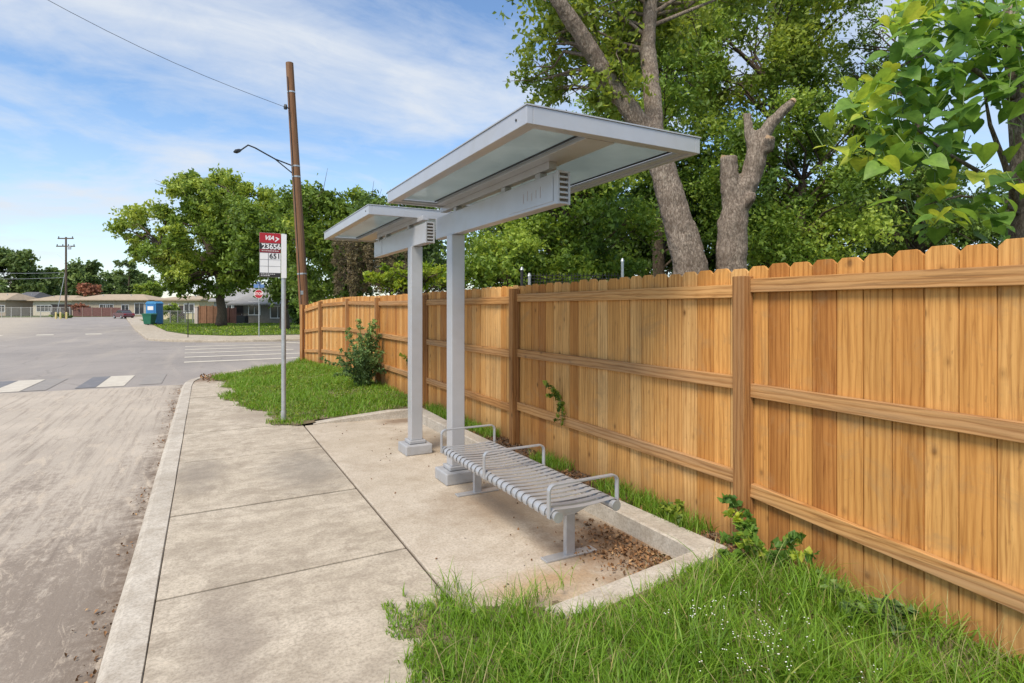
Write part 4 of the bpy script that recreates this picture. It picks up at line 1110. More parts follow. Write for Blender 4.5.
beige = m_plain('beige_wall', (.42, .35, .255), .85, 0, .1, 1.2); tan = m_plain('tan_shingles', (.36, .285, .2), .9, 0, .12, 1.5)
greyb = m_plain('grey_brick', (.22, .2, .175), .9, 0, .2, 4); greyr = m_plain('grey_shingles', (.25, .245, .24), .9, 0, .12, 2)
darkr = m_plain('dark_shingles', (.1, .1, .11), .9, 0, .2, 2); yel = m_plain('cream_siding', (.5, .44, .28), .85, 0, .1, 2)
dkdoor_and_shade = m_plain('dark_door_and_shade', (.05, .035, .03), .6); brown = m_plain('brown_boards', (.11, .05, .04), .8, 0, .2, 3)
house('long low beige house with tan roof behind the parked car', 72, 147, 126, 299.5, 293.8, 9, beige, tan, [(.42, .9, 1.6, 1.6), (.5, .9, 1.6, 1.6), (.71, 1.0, 1.5, 1.4), (.9, .4, 2.0, 2.4)], [(.22, 1.0, 2.1, dkdoor_and_shade)], hip=True, over=.8)
house('low cream house with open carport left of the power pole', 33, 71.4, 132, 300, 295, 9, m_plain('pale_cream', (.62, .55, .42), .85), tan, [(.2, 1.0, 1.8, 1.3), (.4, 1.0, 1.6, 1.3)], [(.75, 5.0, 2.6, dkdoor_and_shade), (.55, .9, 2.1, dkdoor_and_shade)], over=.8)  # the widest door entry is a dark panel painting the carport's shade
house('house with dark grey roof at the left edge of the street', 6, 30, 150, 299, 291.5, 10, m_plain('dull_wall', (.3, .26, .21), .9), darkr, [(.3, 1, 1.6, 1.3), (.7, 1, 1.6, 1.3)], over=.6)
house('tan roofed house cut off by the left picture edge', -22, 5.5, 128, 299.5, 292.5, 9, m_plain('tan_wall', (.42, .33, .24), .9), tan, [(.6, .9, 1.6, 1.4), (.85, .9, 1.4, 1.4)], over=.8)
house('grey brick house with white framed windows behind the stop sign', 234, 306, 62, 303.2, 284, 10, greyb, greyr, [(.285, .95, 1.15, 1.35), (.61, .6, 1.5, 1.2)], [(.07, .9, 2.0, dkdoor_and_shade)], hip=True, over=.6, base_z=.0, chim=False)
house('grey gabled house wing rising behind the oak trunk', 214, 250, 74, 300, 283, 9, m_plain('grey_siding', (.34, .33, .33), .85), m_plain('pale_shingles', (.27, .265, .26), .9), [(.35, 1.0, 1.3, 1.2)], [(.7, .9, 2.0, dkdoor_and_shade)], hip=True, over=.5, base_z=0)
house('cream cottage half hidden left of the big oak', 160, 199, 84, 299, 295, 8, yel, tan, [(.35, 1.0, 1.4, 1.2), (.75, 1.0, 1.4, 1.2)], [(.55, .9, 2.0, dkdoor_and_shade)], over=.5, base_z=0)

def fence_panel(name, label, u0, u1, F, h, mat, nposts, base_z=-.16, open_=False, boards=True, group=None, postm=None):
    a = at(u0, 308, F); b_ = at(u1, 308, F); L = (b_ - a).length; c = (a + b_) / 2
    root = thing(name, label, 'fence', (c.x, c.y, base_z), -TH, group)
    mb = MB()
    if boards:
        k = int(L / .16)
        for j in range(k): x = -L / 2 + L * (j + .5) / k; mb.box(x - L / k * .47, x + L / k * .47, 0, .025, .05, h + random.uniform(-.02, .02))
        mb.build('board_panel', mat, root)
    else:
        # woven wire: diagonal strands
        k = int(L / .28)
        for j in range(-int(h / .28), k):
            for s in (0, 1):
                x0 = -L / 2 + j * .28; x1 = x0 + h; p, q = (x0, x1) if not s else (x1, x0)
                if min(p, q) < -L / 2 or max(p, q) > L / 2: continue
                mb.bar((p, 0, .05), (q, 0, h), .018, .018)
        mb.build('wire_mesh', mat, root)
        mb = MB(); mb.tube([(-L / 2, 0, h), (L / 2, 0, h)], .035, 6); mb.build('top_rail', mat, root)
    for j in range(nposts):
        x = -L / 2 + L * j / (nposts - 1); mb = MB(); mb.box(x - .06, x + .06, -.06, -.005, 0, h + .1); mb.build('post', postm or mat, root)
    return root
fence_panel('board_fence', 'dark red board fence in front of the long beige house', 73, 121, 119, 1.9, m_plain('red_boards', (.16, .075, .065), .85, 0, .2, 3), 6, postm=m_plain('pale_red_post', (.28, .19, .16), .85))
fence_panel('wire_fence', 'pale wire fence along the street at the far left', -8, 70, 106, 1.9, m_plain('pale_wire', (.36, .36, .33), .6, .3), 9, open_=True, boards=False)
fence_panel('board_fence', 'reddish brown board fence left of the oak trunk', 199.5, 219, 60, 1.85, m_plain('cedar_far', (.3, .15, .085), .85, 0, .2, 3), 4, 0)
fence_panel('board_fence', 'dark brown gate boards between oak trunk and grey house', 222, 236, 61, 1.65, brown, 3, 0)
fence_panel('wire_fence', 'low wire fence beside the blue toilet cabin', 163, 193, 64, 1.3, m_plain('grey_wire', (.2, .2, .19), .6, .3), 5, 0, boards=False)
b_ = at(196.8, 322, 60)
r_ = thing('gate_pillar', 'pale pinkish pillar left of the reddish board fence', 'pillar', (b_.x, b_.y, 0), -TH)
mb = MB(); mb.box(-.17, .17, -.17, .17, 0, 1.75); mb.build('shaft', m_plain('pale_stone', (.55, .46, .42), .85), r_, bevel=.02)
mb = MB(); mb.box(-.21, .21, -.21, .21, 1.751, 1.82); mb.build('cap', m_plain('cap_stone', (.5, .42, .38), .85), r_, bevel=.01)
b_ = at(242.5, 322, 60)
r_ = thing('air_unit', 'dark air conditioning unit against the grey brick house', 'air conditioner', (b_.x, b_.y, 0), -TH)
mb = MB(); mb.box(-.45, .45, -.4, .4, .06, .85); mb.build('cabinet', M['black'], r_, bevel=.03)
mb = MB()
for k in range(8): mb.box(-.4, .4, -.415, -.402, .14 + k * .085, .18 + k * .085)
mb.build('grille', M['dark_metal'], r_)
mb = MB(); mb.box(-.5, .5, -.45, .45, 0, .059); mb.build('slab', M['kerb'], r_)

# black mesh screen behind the cedar fence
a = at(522, 272, 9.2); b_ = at(622, 266, 9.2); c = (a + b_) / 2
r_ = thing('mesh_fence', 'black mesh fence with metal posts rising behind the cedar fence', 'fence', (c.x, c.y, .04), math.atan2((b_ - a).y, (b_ - a).x))
L = (b_ - a).length; mb = MB()
for j in range(int(L / .05)): x = -L / 2 + j * .05; mb.tube([(x, 0, 1.2), (x, 0, 2.17)], .0045, 4, False)
for j in range(18): z = 1.25 + j * .052; mb.tube([(-L / 2, .004, z), (L / 2, .004, z)], .0045, 4, False)
mb.build('wire_mesh', M['black'], r_)
for x, h in ((-L / 2, 2.22), (-L / 2 + .12, 2.12), (L / 2, 2.36)):
    mb = MB(); mb.tube([(x, -.03, 0), (x, -.03, h)], .024, 8); p = mb.build('post', M['dark_metal'] if x < -L / 2 + .05 else M['steel'], r_)
    mb = MB(); mb.tube([(x, -.03, h), (x, -.03, h + .05)], [.034, .015], 8); mb.build('post_cap', M['steel'], p)

# ------------------------------------------------------------------ trees
def fuse_bark(ob, vox):
    """melt the overlapping limbs into one surface and roughen it"""
    m = ob.modifiers.new('melt', 'REMESH'); m.mode = 'VOXEL'; m.voxel_size = vox; m.use_smooth_shade = True
    m = ob.modifiers.new('soften', 'SMOOTH'); m.iterations = 5; m.factor = .5
    for nm, sz, st in (('bark_lumps', .16, .035), ('bark_ridges', .045, .016)):
        t = bpy.data.textures.new(nm, 'CLOUDS'); t.noise_scale = sz; t.noise_depth = 2
        d = ob.modifiers.new(nm, 'DISPLACE'); d.texture = t; d.strength = st; d.mid_level = .5; d.texture_coords = 'LOCAL'

def tree(name, label, base, trunk, clumps, leaf, mat, bark, seed, r0=.06, every=1, w_=.55, upb=.6, group=None, flat=.75, cat='tree', extra=(), skip=2, fuse=0):
    """trunk: list of (points, radii), world coordinates; the first path is the stem"""
    rng = np.random.default_rng(seed)
    B = Vector(base); root = thing(name, label, cat, B, 0, group)
    mb = MB(); fb = MB()
    allp = []
    for pts, rad in list(trunk) + list(extra):
        P = [Vector(p) - B for p in pts]
        Q = []; Rr = []
        for i in range(len(P) - 1):
            for k in range(4):
                t = k / 4; Q.append(P[i].lerp(P[i + 1], t)); Rr.append(rad[i] + (rad[i + 1] - rad[i]) * t)
        Q.append(P[-1]); Rr.append(rad[-1])
        (fb if fuse else mb).tube(Q, Rr, 14 if fuse else 12, True, .5, .1); allp += Q
    loc = [(np.array(c) - np.array(B), r, n, t) for c, r, n, t in clumps]
    branches(mb, allp[skip:], loc, rng, r0, every)
    if fuse:
        ob = fb.build('trunk', bark, root, smooth=True); fuse_bark(ob, fuse)
        mb.build('branch', bark, root, smooth=True)['kind'] = 'stuff'
    else: mb.build('trunk', bark, root, smooth=True)
    if loc: crown_mesh('crown', rng, loc, leaf, mat, root, w_, upb, flat=flat)
    return root

def E(seed, u, v, F, ru, rv, rf, n, r, nl, tone=(.2, .8), shell=.45, lower=-1.0):
    """clumps in an ellipsoid whose picture size is ru x rv pixels at depth F"""
    rng = np.random.default_rng(seed); c = at(u, v, F); s = F / FPX
    out = ell(rng, (0, 0, 0), (ru * s, rf, rv * s), n, r, nl, tone, shell, lower)
    res = []
    for p, rr, k, t in out:
        res.append((np.array((c.x + p[0] * CT + p[1] * ST, c.y - p[0] * ST + p[1] * CT, c.z + p[2])), rr, k, t))
    return res
def stem(u0, v0, u1, v1, F, r, z0=-.1, top=.35, n=5, sd=0):
    rng = random.Random(sd); a = at(u0, v0, F); a.z = z0; b_ = at(u1, v1, F)
    pts = [a.lerp(b_, i / n) + Vector((rng.uniform(-1, 1), rng.uniform(-1, 1), 0)) * r * .6 * (0 < i) for i in range(n + 1)]
    return pts, [r * (1.25 if i == 0 else 1 - (1 - top) * i / n) for i in range(n + 1)]

# 1. the big oak on the far corner
F = 52
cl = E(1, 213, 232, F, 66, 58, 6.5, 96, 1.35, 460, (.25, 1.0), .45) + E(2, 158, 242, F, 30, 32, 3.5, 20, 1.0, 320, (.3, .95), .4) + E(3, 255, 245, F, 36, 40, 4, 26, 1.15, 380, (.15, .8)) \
    + E(4, 222, 198, F, 50, 26, 5, 28, .95, 300, (.55, 1.0), .5) + E(5, 195, 282, F, 38, 15, 4, 12, 1.0, 300, (.1, .6)) + E(6, 128, 232, F, 12, 14, 1.5, 5, .8, 100, (.3, .8)) + E(7, 190, 192, F, 28, 18, 3, 10, .9, 130, (.6, 1.0), .4)  # leaf tone lighter at top and left, darker low: sunlight put into colour
sp_ = stem(221, 326, 219, 270, F, .42, 0.0, .7, 4, 1)
t0 = sp_[0][-1]
lim = [([t0, t0.lerp(at(u, v, F + d), .5) + Vector((0, 0, .5)), at(u, v, F + d)], [.38, .25, .1]) for u, v, d in ((160, 245, -2), (190, 205, 1), (235, 200, 0), (262, 235, 2), (210, 215, -3))]
b_ = at(221, 326, F)
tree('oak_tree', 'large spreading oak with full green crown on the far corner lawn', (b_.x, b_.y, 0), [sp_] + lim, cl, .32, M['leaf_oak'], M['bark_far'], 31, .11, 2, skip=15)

# 2. trees behind it and along the side street
def simple(label, u, vb, F, trunk_r, clumps, leaf, mat, seed, name='background_tree', group='trees beyond the far houses', vt=None, r0=.08, every=3, z0=-.16):
    b_ = at(u, vb, F); vt = vt if vt is not None else vb - 40
    return tree(name, label, (b_.x, b_.y, z0), [stem(u, vb, u + 2, vt, F, trunk_r, z0, .5, 4, seed)], clumps, leaf, mat, M['bark_far'], seed, r0, every, group=group)
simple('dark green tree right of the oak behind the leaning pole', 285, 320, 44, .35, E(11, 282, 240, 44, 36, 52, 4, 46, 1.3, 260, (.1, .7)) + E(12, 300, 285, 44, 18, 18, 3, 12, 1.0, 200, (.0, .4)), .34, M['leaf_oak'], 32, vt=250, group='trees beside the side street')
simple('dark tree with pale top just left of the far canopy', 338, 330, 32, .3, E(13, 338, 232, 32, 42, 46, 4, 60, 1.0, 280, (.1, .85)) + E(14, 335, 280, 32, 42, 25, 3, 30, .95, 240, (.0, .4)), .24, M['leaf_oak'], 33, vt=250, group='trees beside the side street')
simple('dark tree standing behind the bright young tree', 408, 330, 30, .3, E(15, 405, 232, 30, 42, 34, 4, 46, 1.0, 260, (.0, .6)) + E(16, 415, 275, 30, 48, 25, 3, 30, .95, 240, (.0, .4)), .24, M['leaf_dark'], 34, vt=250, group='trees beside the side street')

# far left backdrop
simple('rounded dark tree mass at the left picture edge', 8, 318, 165, .5, E(21, 6, 282, 165, 38, 36, 8, 70, 3.2, 260, (.1, .7)), 1.1, M['leaf_far'], 41, vt=285)
simple('lower green tree right of the left edge tree', 45, 318, 170, .4, E(22, 44, 288, 170, 26, 20, 6, 40, 2.6, 220, (.2, .7)), 1.1, M['leaf_far'], 42, vt=290)
simple('open crowned tree behind the distant power pole', 80, 318, 160, .4, E(23, 80, 276, 160, 17, 19, 5, 30, 2.0, 170, (.1, .7), .3), .95, M['leaf_far'], 43, vt=280)
simple('low pale trees over the long house roof', 58, 318, 180, .4, E(24, 60, 293, 180, 34, 12, 6, 36, 2.4, 220, (.3, .9)), 1.1, M['leaf_far'], 44, vt=295)
simple('thin tall tree between long house and oak', 128, 318, 150, .3, E(25, 127, 277, 150, 13, 20, 3, 26, 1.4, 170, (.1, .7), .3), .6, M['leaf_far'], 45, vt=270)
simple('low bright green tree behind the blue toilet cabin', 150, 318, 150, .25, E(26, 150, 290, 150, 13, 9, 3, 22, 1.3, 170, (.4, .9)), .6, M['leaf_oak'], 46, vt=295)
simple('far grey green tree above the long house right end', 108, 318, 190, .4, E(27, 105, 289, 190, 22, 15, 6, 30, 2.6, 190, (.1, .6)), 1.1, M['leaf_far'], 47, vt=292)
simple('far green tree at the right end of the long house', 140, 318, 200, .4, E(29, 138, 289, 200, 20, 15, 6, 30, 2.6, 190, (.1, .6)), 1.1, M['leaf_far'], 49, vt=292)
simple('reddish flowering tree over the long house roof', 88, 318, 140, .25, E(28, 89, 289, 140, 8, 4.5, 2.0, 12, 1.5, 110, (.2, .9)), .7, M['leaf_red'], 48, vt=295, group='reddish shrubs by the long house')
def shrub(label, u, vb, F, ru, rv, rf, n, r, nl, leaf, mat, seed, z0, group=None, name='shrub'):
    b_ = at(u, vb, F); h = rv * 2 * F / FPX
    rng = random.Random(seed)
    st = [([Vector((b_.x, b_.y, z0)), Vector((b_.x + rng.uniform(-.2, .2) * h, b_.y + rng.uniform(-.2, .2) * h, z0 + h * .7))], [.03 + h * .015, .012]) for _ in range(3)]
    return tree(name, label, (b_.x, b_.y, z0), st, E(seed, u, vb - rv * 1.05, F, ru, rv, rf, n, r, nl, (.1, .9), .2), leaf, mat, M['bark_far'], seed, .03, 2, group=group, cat='shrub')
shrub('reddish shrub before the long house beside the power pole', 79, 314, 120, 6.5, 5.5, 1.2, 12, .8, 90, .45, M['leaf_red'], 51, -.16)
shrub('dark reddish bush beside the dark roofed house', 25, 306, 140, 6, 5, 1.4, 10, 1.0, 90, .5, M['leaf_red'], 52, -.16)
shrub('green bush behind the blue toilet cabin', 170, 322, 66, 9, 9, 1.0, 16, .6, 110, .22, M['leaf_oak'], 53, 0)
shrub('low weedy bush around the distant power pole foot', 64, 320, 100, 14, 3.2, 1.5, 14, .5, 90, .3, M['leaf_far'], 54, -.16)
shrub('dark bush against the grey brick house by the leaning pole', 299, 326, 58, 6, 12, 1.4, 16, .8, 140, .3, M['leaf_dark'], 55, 0)
shrub('dark hedge bush left of the fence end', 313, 330, 40, 12, 22, 1.4, 22, .8, 160, .26, M['leaf_dark'], 56, 0)

# weeping dry vines behind the far canopy
rng = np.random.default_rng(61)
cs = []
for i in range(46):
    u = 335 + 70 * rng.random(); v = 238 + 10 * rng.random(); F = 19 + 2 * rng.random(); L = 20 + 32 * rng.random()
    for k in range(5): cs.append((np.array(at(u + rng.normal() * 1.2, v + L * k / 4, F)), .22, 55, .2 + .6 * rng.random()))
b_ = at(372, 300, 20)
tree('vine_thicket', 'brown dry hanging vines in a thicket behind the far canopy', (b_.x, b_.y, .04), [stem(352, 300, 350, 238, 20, .09, .04, .6, 4, 3), stem(390, 300, 392, 236, 20.5, .09, .04, .6, 4, 5)], cs, .1, M['leaf_brown'], M['bark_far'], 62, .02, 4, .3, .1, cat='vines', flat=1.5)

# bright young tree just over the fence
b_ = at(420, 300, 13.5)
tree('young_tree', 'bright yellow green young tree just over the fence by the columns', (b_.x, b_.y, .04),
     [stem(420, 300, 420, 262, 13.5, .05, .04, .5, 4, 4)], E(71, 420, 276, 13.5, 46, 15, .9, 34, .34, 90, (.3, 1.0), .3) + E(72, 375, 276, 13.5, 24, 9, .6, 12, .26, 60, (.4, 1.0), .3) + E(73, 478, 282, 13.5, 24, 12, .6, 12, .3, 70, (.1, .7), .3),
     .1, M['leaf_young'], M['bark_far'], 72, .02, 1, .5, 1.2, cat='tree', flat=.45)

# trees behind the cedar fence
G = 'trees behind the cedar fence'
F = 7.6
S = F / FPX
trunk_path = [at(702, 330, F), at(690, 262, F), at(678, 222, F + .05), at(664, 172, F + .1), at(647, 128, F + .15)]
trunk_path[0].z = .04
fk = trunk_path[-1]
lf = [at(652, 140, F + .13), at(622, 100, F + .1), at(600, 66, F), at(577, 28, F - .1), at(556, -2, F - .2), at(535, -50, F - .3)]
rf = [at(655, 140, F + .13), at(652, 92, F + .3), at(648, 50, F + .5), at(650, 5, F + .7), at(656, -50, F + .9)]
sk = at(690, 330, F)
cl = E(81, 610, 10, F + .9, 90, 48, 1.6, 34, .55, 200, (.3, 1.0), .35) + E(82, 564, 70, F + 1.2, 42, 40, 1.0, 11, .42, 110, (.2, .9), .3) + E(83, 690, -20, F + 1.5, 80, 50, 1.6, 22, .55, 180, (.3, 1.0), .3) + E(84, 612, 85, F + .1, 22, 26, .3, 7, .3, 110, (.6, 1.0), .3)
lvx = tree('leaning_tree', 'grey barked forked tree leaning left behind the cedar fence', (trunk_path[0].x, trunk_path[0].y, .04),
     [(trunk_path, [.27, .225, .2, .175, .165]), (lf, [.14, .13, .118, .108, .1, .08]), (rf, [.13, .118, .112, .1, .075])], cl, .095, M['leaf_light'], M['bark'], 82, .035, 1, group=G, fuse=.022)

def build_stump():
    F = 7.6
    base = at(729, 330, F); base.z = .04
    root = thing('pollarded_tree', 'lopped grey trunk with bare cut limbs behind the cedar fence', 'tree', base)
    mb = MB()
    def tb(pts, rad, n=16, wob=.1):
        rad = [r * .74 for r in rad]
        P = [Vector(p) - base for p in pts]; Q = []; Rr = []
        for i in range(len(P) - 1):
            for k in range(4): Q.append(P[i].lerp(P[i + 1], k / 4)); Rr.append(rad[i] + (rad[i + 1] - rad[i]) * k / 4)
        Q.append(P[-1]); Rr.append(rad[-1]); mb.tube(Q, Rr, n, True, .5, wob)
    s = F / FPX
    tb([at(729, 330, F) * 1.0 - Vector((0, 0, 0)) if False else base, at(731, 262, F), at(733, 222, F), at(738, 196, F)], [22 * s, 20.5 * s, 19.5 * s, 14 * s])
    tb([at(734, 205, F), at(730, 180, F), at(728.5, 157, F)], [15 * s, 12.5 * s, 11.5 * s])
    tb([at(738, 202, F), at(751, 176, F), at(758, 150, F), at(762, 132, F)], [16 * s, 14 * s, 13.5 * s, 12 * s])
    tb([at(759, 142, F), at(772, 122, F - .05), at(784, 110, F - .1), at(793, 101, F - .15)], [11 * s, 8 * s, 6.5 * s, 5 * s])
    tb([at(753, 150, F), at(747, 132, F), at(745.5, 113, F)], [7 * s, 5 * s, 3 * s])
    tb([at(752, 148, F), at(751, 130, F), at(750, 112, F)], [5 * s, 3 * s, 2 * s])
    tb([at(758, 152, F - .02), at(768, 147, F - .12), at(770, 137, F - .2)], [10 * s, 8 * s, 6.5 * s])
    tb([at(745, 205, F - .1), at(752, 197, F - .2), at(753, 192, F - .2)], [8 * s, 6 * s, 4 * s])
    fuse_bark(mb.build('trunk', M['bark'], root, smooth=True), .02)
    mb = MB()
    for p, d, r in ((at(728.5, 157, F), Vector((0, -.3, 1)), 8.6), (at(793, 101, F - .15), Vector((.8, 0, .7)), 3.6), (at(770, 137, F - .2), Vector((.1, -.6, 1)), 4.6)):
        p = p - base; d.normalize(); mb.tube([p - d * .03, p + d * .014], [r * s * .86, r * s * .8], 14, True, .5, .06)
    mb.build('cut_face', M['cut'], root)
build_stump()

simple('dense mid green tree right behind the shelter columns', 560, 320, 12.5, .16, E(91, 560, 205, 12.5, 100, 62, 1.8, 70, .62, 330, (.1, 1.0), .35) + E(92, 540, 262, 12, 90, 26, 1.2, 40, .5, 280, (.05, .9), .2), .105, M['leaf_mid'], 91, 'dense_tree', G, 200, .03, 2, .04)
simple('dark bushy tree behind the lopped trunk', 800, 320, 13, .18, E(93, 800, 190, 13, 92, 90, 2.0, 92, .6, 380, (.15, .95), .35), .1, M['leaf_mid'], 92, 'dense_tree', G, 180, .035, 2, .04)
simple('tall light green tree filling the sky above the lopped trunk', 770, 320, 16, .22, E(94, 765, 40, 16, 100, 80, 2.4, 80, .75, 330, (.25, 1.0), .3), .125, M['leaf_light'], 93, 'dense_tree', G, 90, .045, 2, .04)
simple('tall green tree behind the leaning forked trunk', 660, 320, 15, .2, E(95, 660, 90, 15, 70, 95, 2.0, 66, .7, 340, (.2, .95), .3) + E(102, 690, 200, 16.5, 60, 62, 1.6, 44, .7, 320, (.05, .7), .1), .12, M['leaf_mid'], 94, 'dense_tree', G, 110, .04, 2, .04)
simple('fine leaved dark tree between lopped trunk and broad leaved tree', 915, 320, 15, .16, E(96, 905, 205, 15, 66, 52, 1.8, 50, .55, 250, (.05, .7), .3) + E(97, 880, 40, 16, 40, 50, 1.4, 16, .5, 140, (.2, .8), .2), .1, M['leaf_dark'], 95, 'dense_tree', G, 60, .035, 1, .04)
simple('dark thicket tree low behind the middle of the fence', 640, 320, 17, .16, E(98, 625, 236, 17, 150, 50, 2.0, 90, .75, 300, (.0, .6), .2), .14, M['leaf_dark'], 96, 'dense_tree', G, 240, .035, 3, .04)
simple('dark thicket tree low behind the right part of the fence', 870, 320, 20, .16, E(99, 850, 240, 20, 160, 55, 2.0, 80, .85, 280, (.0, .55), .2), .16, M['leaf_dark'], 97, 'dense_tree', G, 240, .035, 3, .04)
simple('light leafy bush tree just over the fence left of the mesh screen', 505, 320, 11, .08, E(100, 505, 250, 11, 40, 34, .9, 26, .4, 240, (.3, 1.0), .2), .085, M['leaf_mid'], 98, 'dense_tree', G, 250, .02, 2, .04)
simple('dim tree behind the broad leaved tree at right', 1010, 320, 18, .16, E(101, 1010, 215, 18, 60, 40, 1.8, 24, .7, 200, (.1, .6), .3), .13, M['leaf_dark'], 99, 'dense_tree', G, 200, .035, 2, .04)

# catalpa with broad heart shaped leaves at the right edge
def build_catalpa():
    rng = np.random.default_rng(111)
    F = 4.4
    base = at(1021, 330, F); base.z = .04
    root = thing('catalpa_tree', 'broad leaved tree with big heart shaped yellow green leaves at right', 'tree', base, 0, G)
    mb = MB()
    tp = [base, at(1021, 235, F), at(1020, 150, F), at(1014, 70, F), at(1008, -30, F)]
    mb.tube([p - base for p in tp], [.085, .075, .065, .055, .04], 12, True, .5, .08)
    limbs = [([at(1020, 215, F), at(1005, 165, F - .1), at(990, 125, F - .15), at(984, 90, F - .2)], .028),
             ([at(1020, 190, F), at(985, 175, F - .3), at(945, 152, F - .5), at(905, 120, F - .6)], .022),
             ([at(1016, 100, F), at(975, 70, F - .3), at(925, 55, F - .5), at(880, 75, F - .6)], .022),
             ([at(1012, 50, F), at(985, 20, F - .3), at(950, -10, F - .5)], .022),
             ([at(1020, 215, F), at(1000, 200, F - .3), at(960, 196, F - .5), at(925, 205, F - .5)], .016),
             ([at(1018, 140, F), at(1050, 100, F - .2), at(1080, 60, F - .3)], .022)]
    for pts, r in limbs:
        pts = [Vector(p) - base for p in pts]; mb.tube(pts, [r * (1 - .75 * i / (len(pts) - 1)) for i in range(len(pts))], 7, True, .5)
    mb.build('trunk', M['bark'], root, smooth=True)
    # (u, v, spread u, spread v, count, tone)
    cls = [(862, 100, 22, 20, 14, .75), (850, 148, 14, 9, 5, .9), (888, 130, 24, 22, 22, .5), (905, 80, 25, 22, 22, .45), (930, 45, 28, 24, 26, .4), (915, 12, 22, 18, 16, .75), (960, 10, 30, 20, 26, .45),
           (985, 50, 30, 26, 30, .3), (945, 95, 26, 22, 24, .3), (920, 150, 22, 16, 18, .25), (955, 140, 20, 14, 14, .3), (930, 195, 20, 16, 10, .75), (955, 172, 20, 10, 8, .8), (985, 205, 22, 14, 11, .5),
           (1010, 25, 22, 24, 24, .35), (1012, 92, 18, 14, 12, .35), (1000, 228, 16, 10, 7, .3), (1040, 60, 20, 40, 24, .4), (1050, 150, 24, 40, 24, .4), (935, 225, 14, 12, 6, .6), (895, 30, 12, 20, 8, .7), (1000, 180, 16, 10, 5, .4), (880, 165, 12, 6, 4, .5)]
    O = []; Cn = []
    outline = [(0, 0), (.10, -.10), (.26, -.13), (.42, -.02), (.50, .16), (.47, .38), (.36, .6), (.2, .82), (0, 1.08)]
    half = outline
    V = []; Fs = []; rn = []; vi = 0
    for (u, v, su, sv, n, tone) in cls:
        for i in range(int(n * 2.1)):
            Fd = F - .45 + rng.normal() * .3
            c = np.array(at(u + rng.normal() * su * .75, v + rng.normal() * sv * .75, max(3.4, Fd)))
            s = .06 + .095 * rng.random()
            # the tip hangs down and away; the blade faces up and outward
            az = rng.random() * 2 * math.pi
            ax = np.array([math.cos(az), math.sin(az), -.1 - .6 * rng.random()]); ax /= np.linalg.norm(ax)
            nr = np.array([rng.normal() * .35 - .25, rng.normal() * .35 - .25, 1.0]); nr -= ax * nr.dot(ax); nr /= np.linalg.norm(nr)
            sd = np.cross(ax, nr)
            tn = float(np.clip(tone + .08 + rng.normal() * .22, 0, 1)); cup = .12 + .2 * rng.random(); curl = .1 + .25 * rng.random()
            L = len(half)
            mid = [c + ax * s * (y) - nr * s * curl * max(y, 0) ** 2 for _, y in half]
            rim = {}
            pts = []
            # midrib points at heights of the outline (clamped), rims on both sides
            for (x, y) in half:
                ym = min(max(y, 0.0), 1.0)
                pts.append(c + ax * s * ym - nr * s * curl * ym ** 2)
            for sg in (1, -1):
                for (x, y) in half:
                    wave = .025 * math.sin(y * 14 + sg)
                    pts.append(c + ax * s * y + sd * sg * s * x + nr * s * (cup * x + wave * (x > .2)) - nr * s * curl * max(y, 0) ** 2)
            for b0, sg in ((L, 1), (2 * L, -1)):
                for i2 in range(L - 1):
                    q = (vi + i2, vi + b0 + i2, vi + b0 + i2 + 1, vi + i2 + 1)
                    Fs.append(q if sg > 0 else q[::-1]); rn.append(min(1, max(0, tn + (.04 if sg > 0 else -.04))))
            V += pts; vi += len(pts)
            O.append(c)
    V = np.array(V) - np.array(base)
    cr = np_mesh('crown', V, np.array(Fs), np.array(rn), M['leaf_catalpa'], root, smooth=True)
    mb = MB()
    for c in O[::2]:
        p = Vector(c) - base; q = p + Vector((random.uniform(-.05, .12), random.uniform(-.05, .1), random.uniform(.05, .14)))
        mb.tube([p, q], .003, 4, False)
    mb.build('leaf_stalk', M['stem'], root)['kind'] = 'stuff'
build_catalpa()

# ------------------------------------------------------------------ plants by the fence
def fence_bush():
    rng = np.random.default_rng(121)
    base = Vector((2.72, 11.15, .07))
    root = thing('bush', 'leafy bush with dark foot growing against the fence in the verge', 'bush', base)
    mb = MB(); cs = []
    for i in range(34):
        a = rng.random() * 2 * math.pi; sp_ = .12 + .5 * rng.random() ** .8; h = (.35 + 1.0 * rng.random() ** .8) * (1.25 - sp_)
        if i < 5: h = 1.15 + .3 * rng.random(); sp_ = .1 + .15 * rng.random()
        tip = Vector((math.cos(a) * sp_ * .8, math.sin(a) * sp_, h))
        if tip.x > .3: tip.x = .3
        m = tip * .5 + Vector((0, 0, .12))
        mb.tube([(0, 0, 0), m, tip], [.012, .008, .003], 5, False)
        for k in range(7):
            t = .25 + .75 * k / 6; p = m.lerp(tip, (t - .5) * 2) if t > .5 else Vector((0, 0, 0)).lerp(m, t * 2)
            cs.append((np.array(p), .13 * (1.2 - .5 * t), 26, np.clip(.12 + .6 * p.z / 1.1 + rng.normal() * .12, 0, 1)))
    for tip in (Vector((-.75, .15, .6)), Vector((-.6, -.3, .35)), Vector((.2, -.6, .75))):
        m = tip * .55 + Vector((0, 0, .14)); mb.tube([(0, 0, 0), m, tip], [.01, .007, .003], 5, False)
        for k in range(6): cs.append((np.array(m.lerp(tip, k / 5)), .08, 16, .55))
    mb.build('stem', M['stem'], root); crown_mesh('foliage', rng, cs, .062, M['leaf_shrub'], root, .38, .8, flat=.8)
fence_bush()
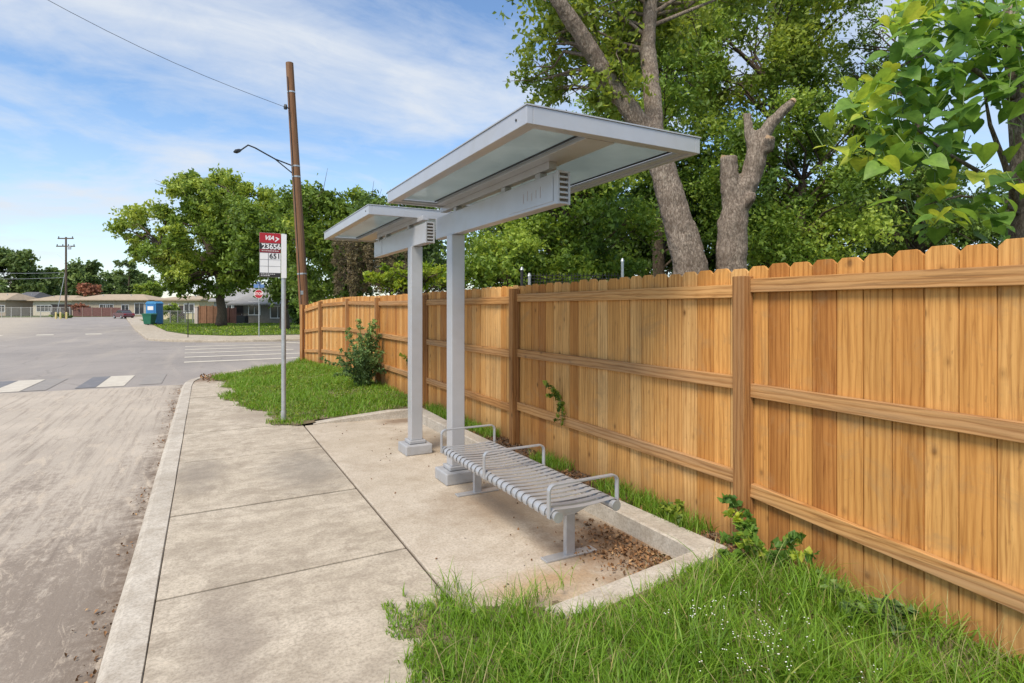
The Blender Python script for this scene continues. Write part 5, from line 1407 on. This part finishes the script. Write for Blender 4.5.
def sprig(name, label, base, tips, leaf, mat, seed, n=9, w_=.6, cat='plant', r=.05):
    rng = np.random.default_rng(seed); B = Vector(base); root = thing(name, label, cat, B)
    mb = MB(); cs = []
    for tp in tips:
        tip = Vector(tp); m = tip * .5 + Vector((0, 0, .04)); mb.tube([(0, 0, 0), m, tip], [.005, .004, .002], 5, False)
        for k in range(6):
            t = .2 + .8 * k / 5; p = m.lerp(tip, (t - .5) * 2) if t > .5 else m * (t * 2); cs.append((np.array(p), r, n, rng.random()))
    mb.build('stem', M['stem'], root); crown_mesh('foliage', rng, cs, leaf, mat, root, w_, 1.6, flat=.6)
    return root
sprig('vine_sprig', 'small green vine sprig poking through the middle fence panel', (3.112, 4.75, .72), [(-.12, .12, .18), (-.1, .02, .12), (-.08, -.06, -.16), (-.1, .1, .05), (-.06, -.12, -.2)], .05, M['leaf_light'], 131, 5, r=.035)
sprig('vine_sprig', 'tiny vine sprig on the fence beside the far column', (3.112, 9.6, .7), [(-.1, .1, .14)], .06, M['leaf_light'], 132, 6)
sprig('weed', 'broad leaved weed growing at the foot of the nearest fence post', (2.97, 2.3, .08), [(-.05, .1, .3), (-.2, -.02, .24), (.02, -.2, .26), (-.12, .14, .16), (-.02, -.32, .2), (-.25, .1, .1), (-.1, -.18, .16), (0, .28, .36), (-.03, .22, .28)], .06, M['leaf_catalpa'], 133, 12, .62, 'weed', .06)
sprig('weed', 'low grey green weed beside the lower fence boards at right', (2.95, 1.75, .09), [(-.1, .1, .1), (-.2, -.1, .09), (.02, -.25, .1), (-.1, -.25, .08), (0, .2, .08)], .06, M['leaf_shrub'], 134, 10, .6, 'weed', .06)
sprig('weed', 'small weed in the mulch strip between kerb and fence', (3.0, 3.05, .1), [(-.05, .1, .1), (-.08, -.1, .08), (.02, -.02, .14)], .05, M['leaf_light'], 135, 8, .6, 'weed', .04)
def flowers():
    rng = np.random.default_rng(141)
    base = Vector((2.05, 1.72, .04)); root = thing('wildflower', 'patch of tiny white wildflowers in the long grass', 'wildflowers', base)
    mb = MB(); ms = MB()
    for i in range(38):
        b0 = Vector((rng.normal() * .14 + .18 * (i % 2), rng.normal() * .16, 0)); tip = b0 + Vector((rng.normal() * .08, rng.normal() * .08, .14 + .12 * rng.random()))
        ms.tube([b0, b0.lerp(tip, .5) + Vector((.01, 0, .01)), tip], [.0018, .0014, .001], 4, False)
        for k in range(4):
            p = tip + Vector(rng.normal(size=3)) * .016
            a0 = rng.random() * 6
            mb.add([p] + [p + Vector((math.cos(a0 + q * 1.256) * .0034, math.sin(a0 + q * 1.256) * .0034, .002)) for q in range(5)], [(0, q + 1, (q + 1) % 5 + 1) for q in range(5)])
    ms.build('stem', M['stem'], root)['kind'] = 'stuff'; mb.build('bloom', M['petal'], root)['kind'] = 'stuff'
flowers()
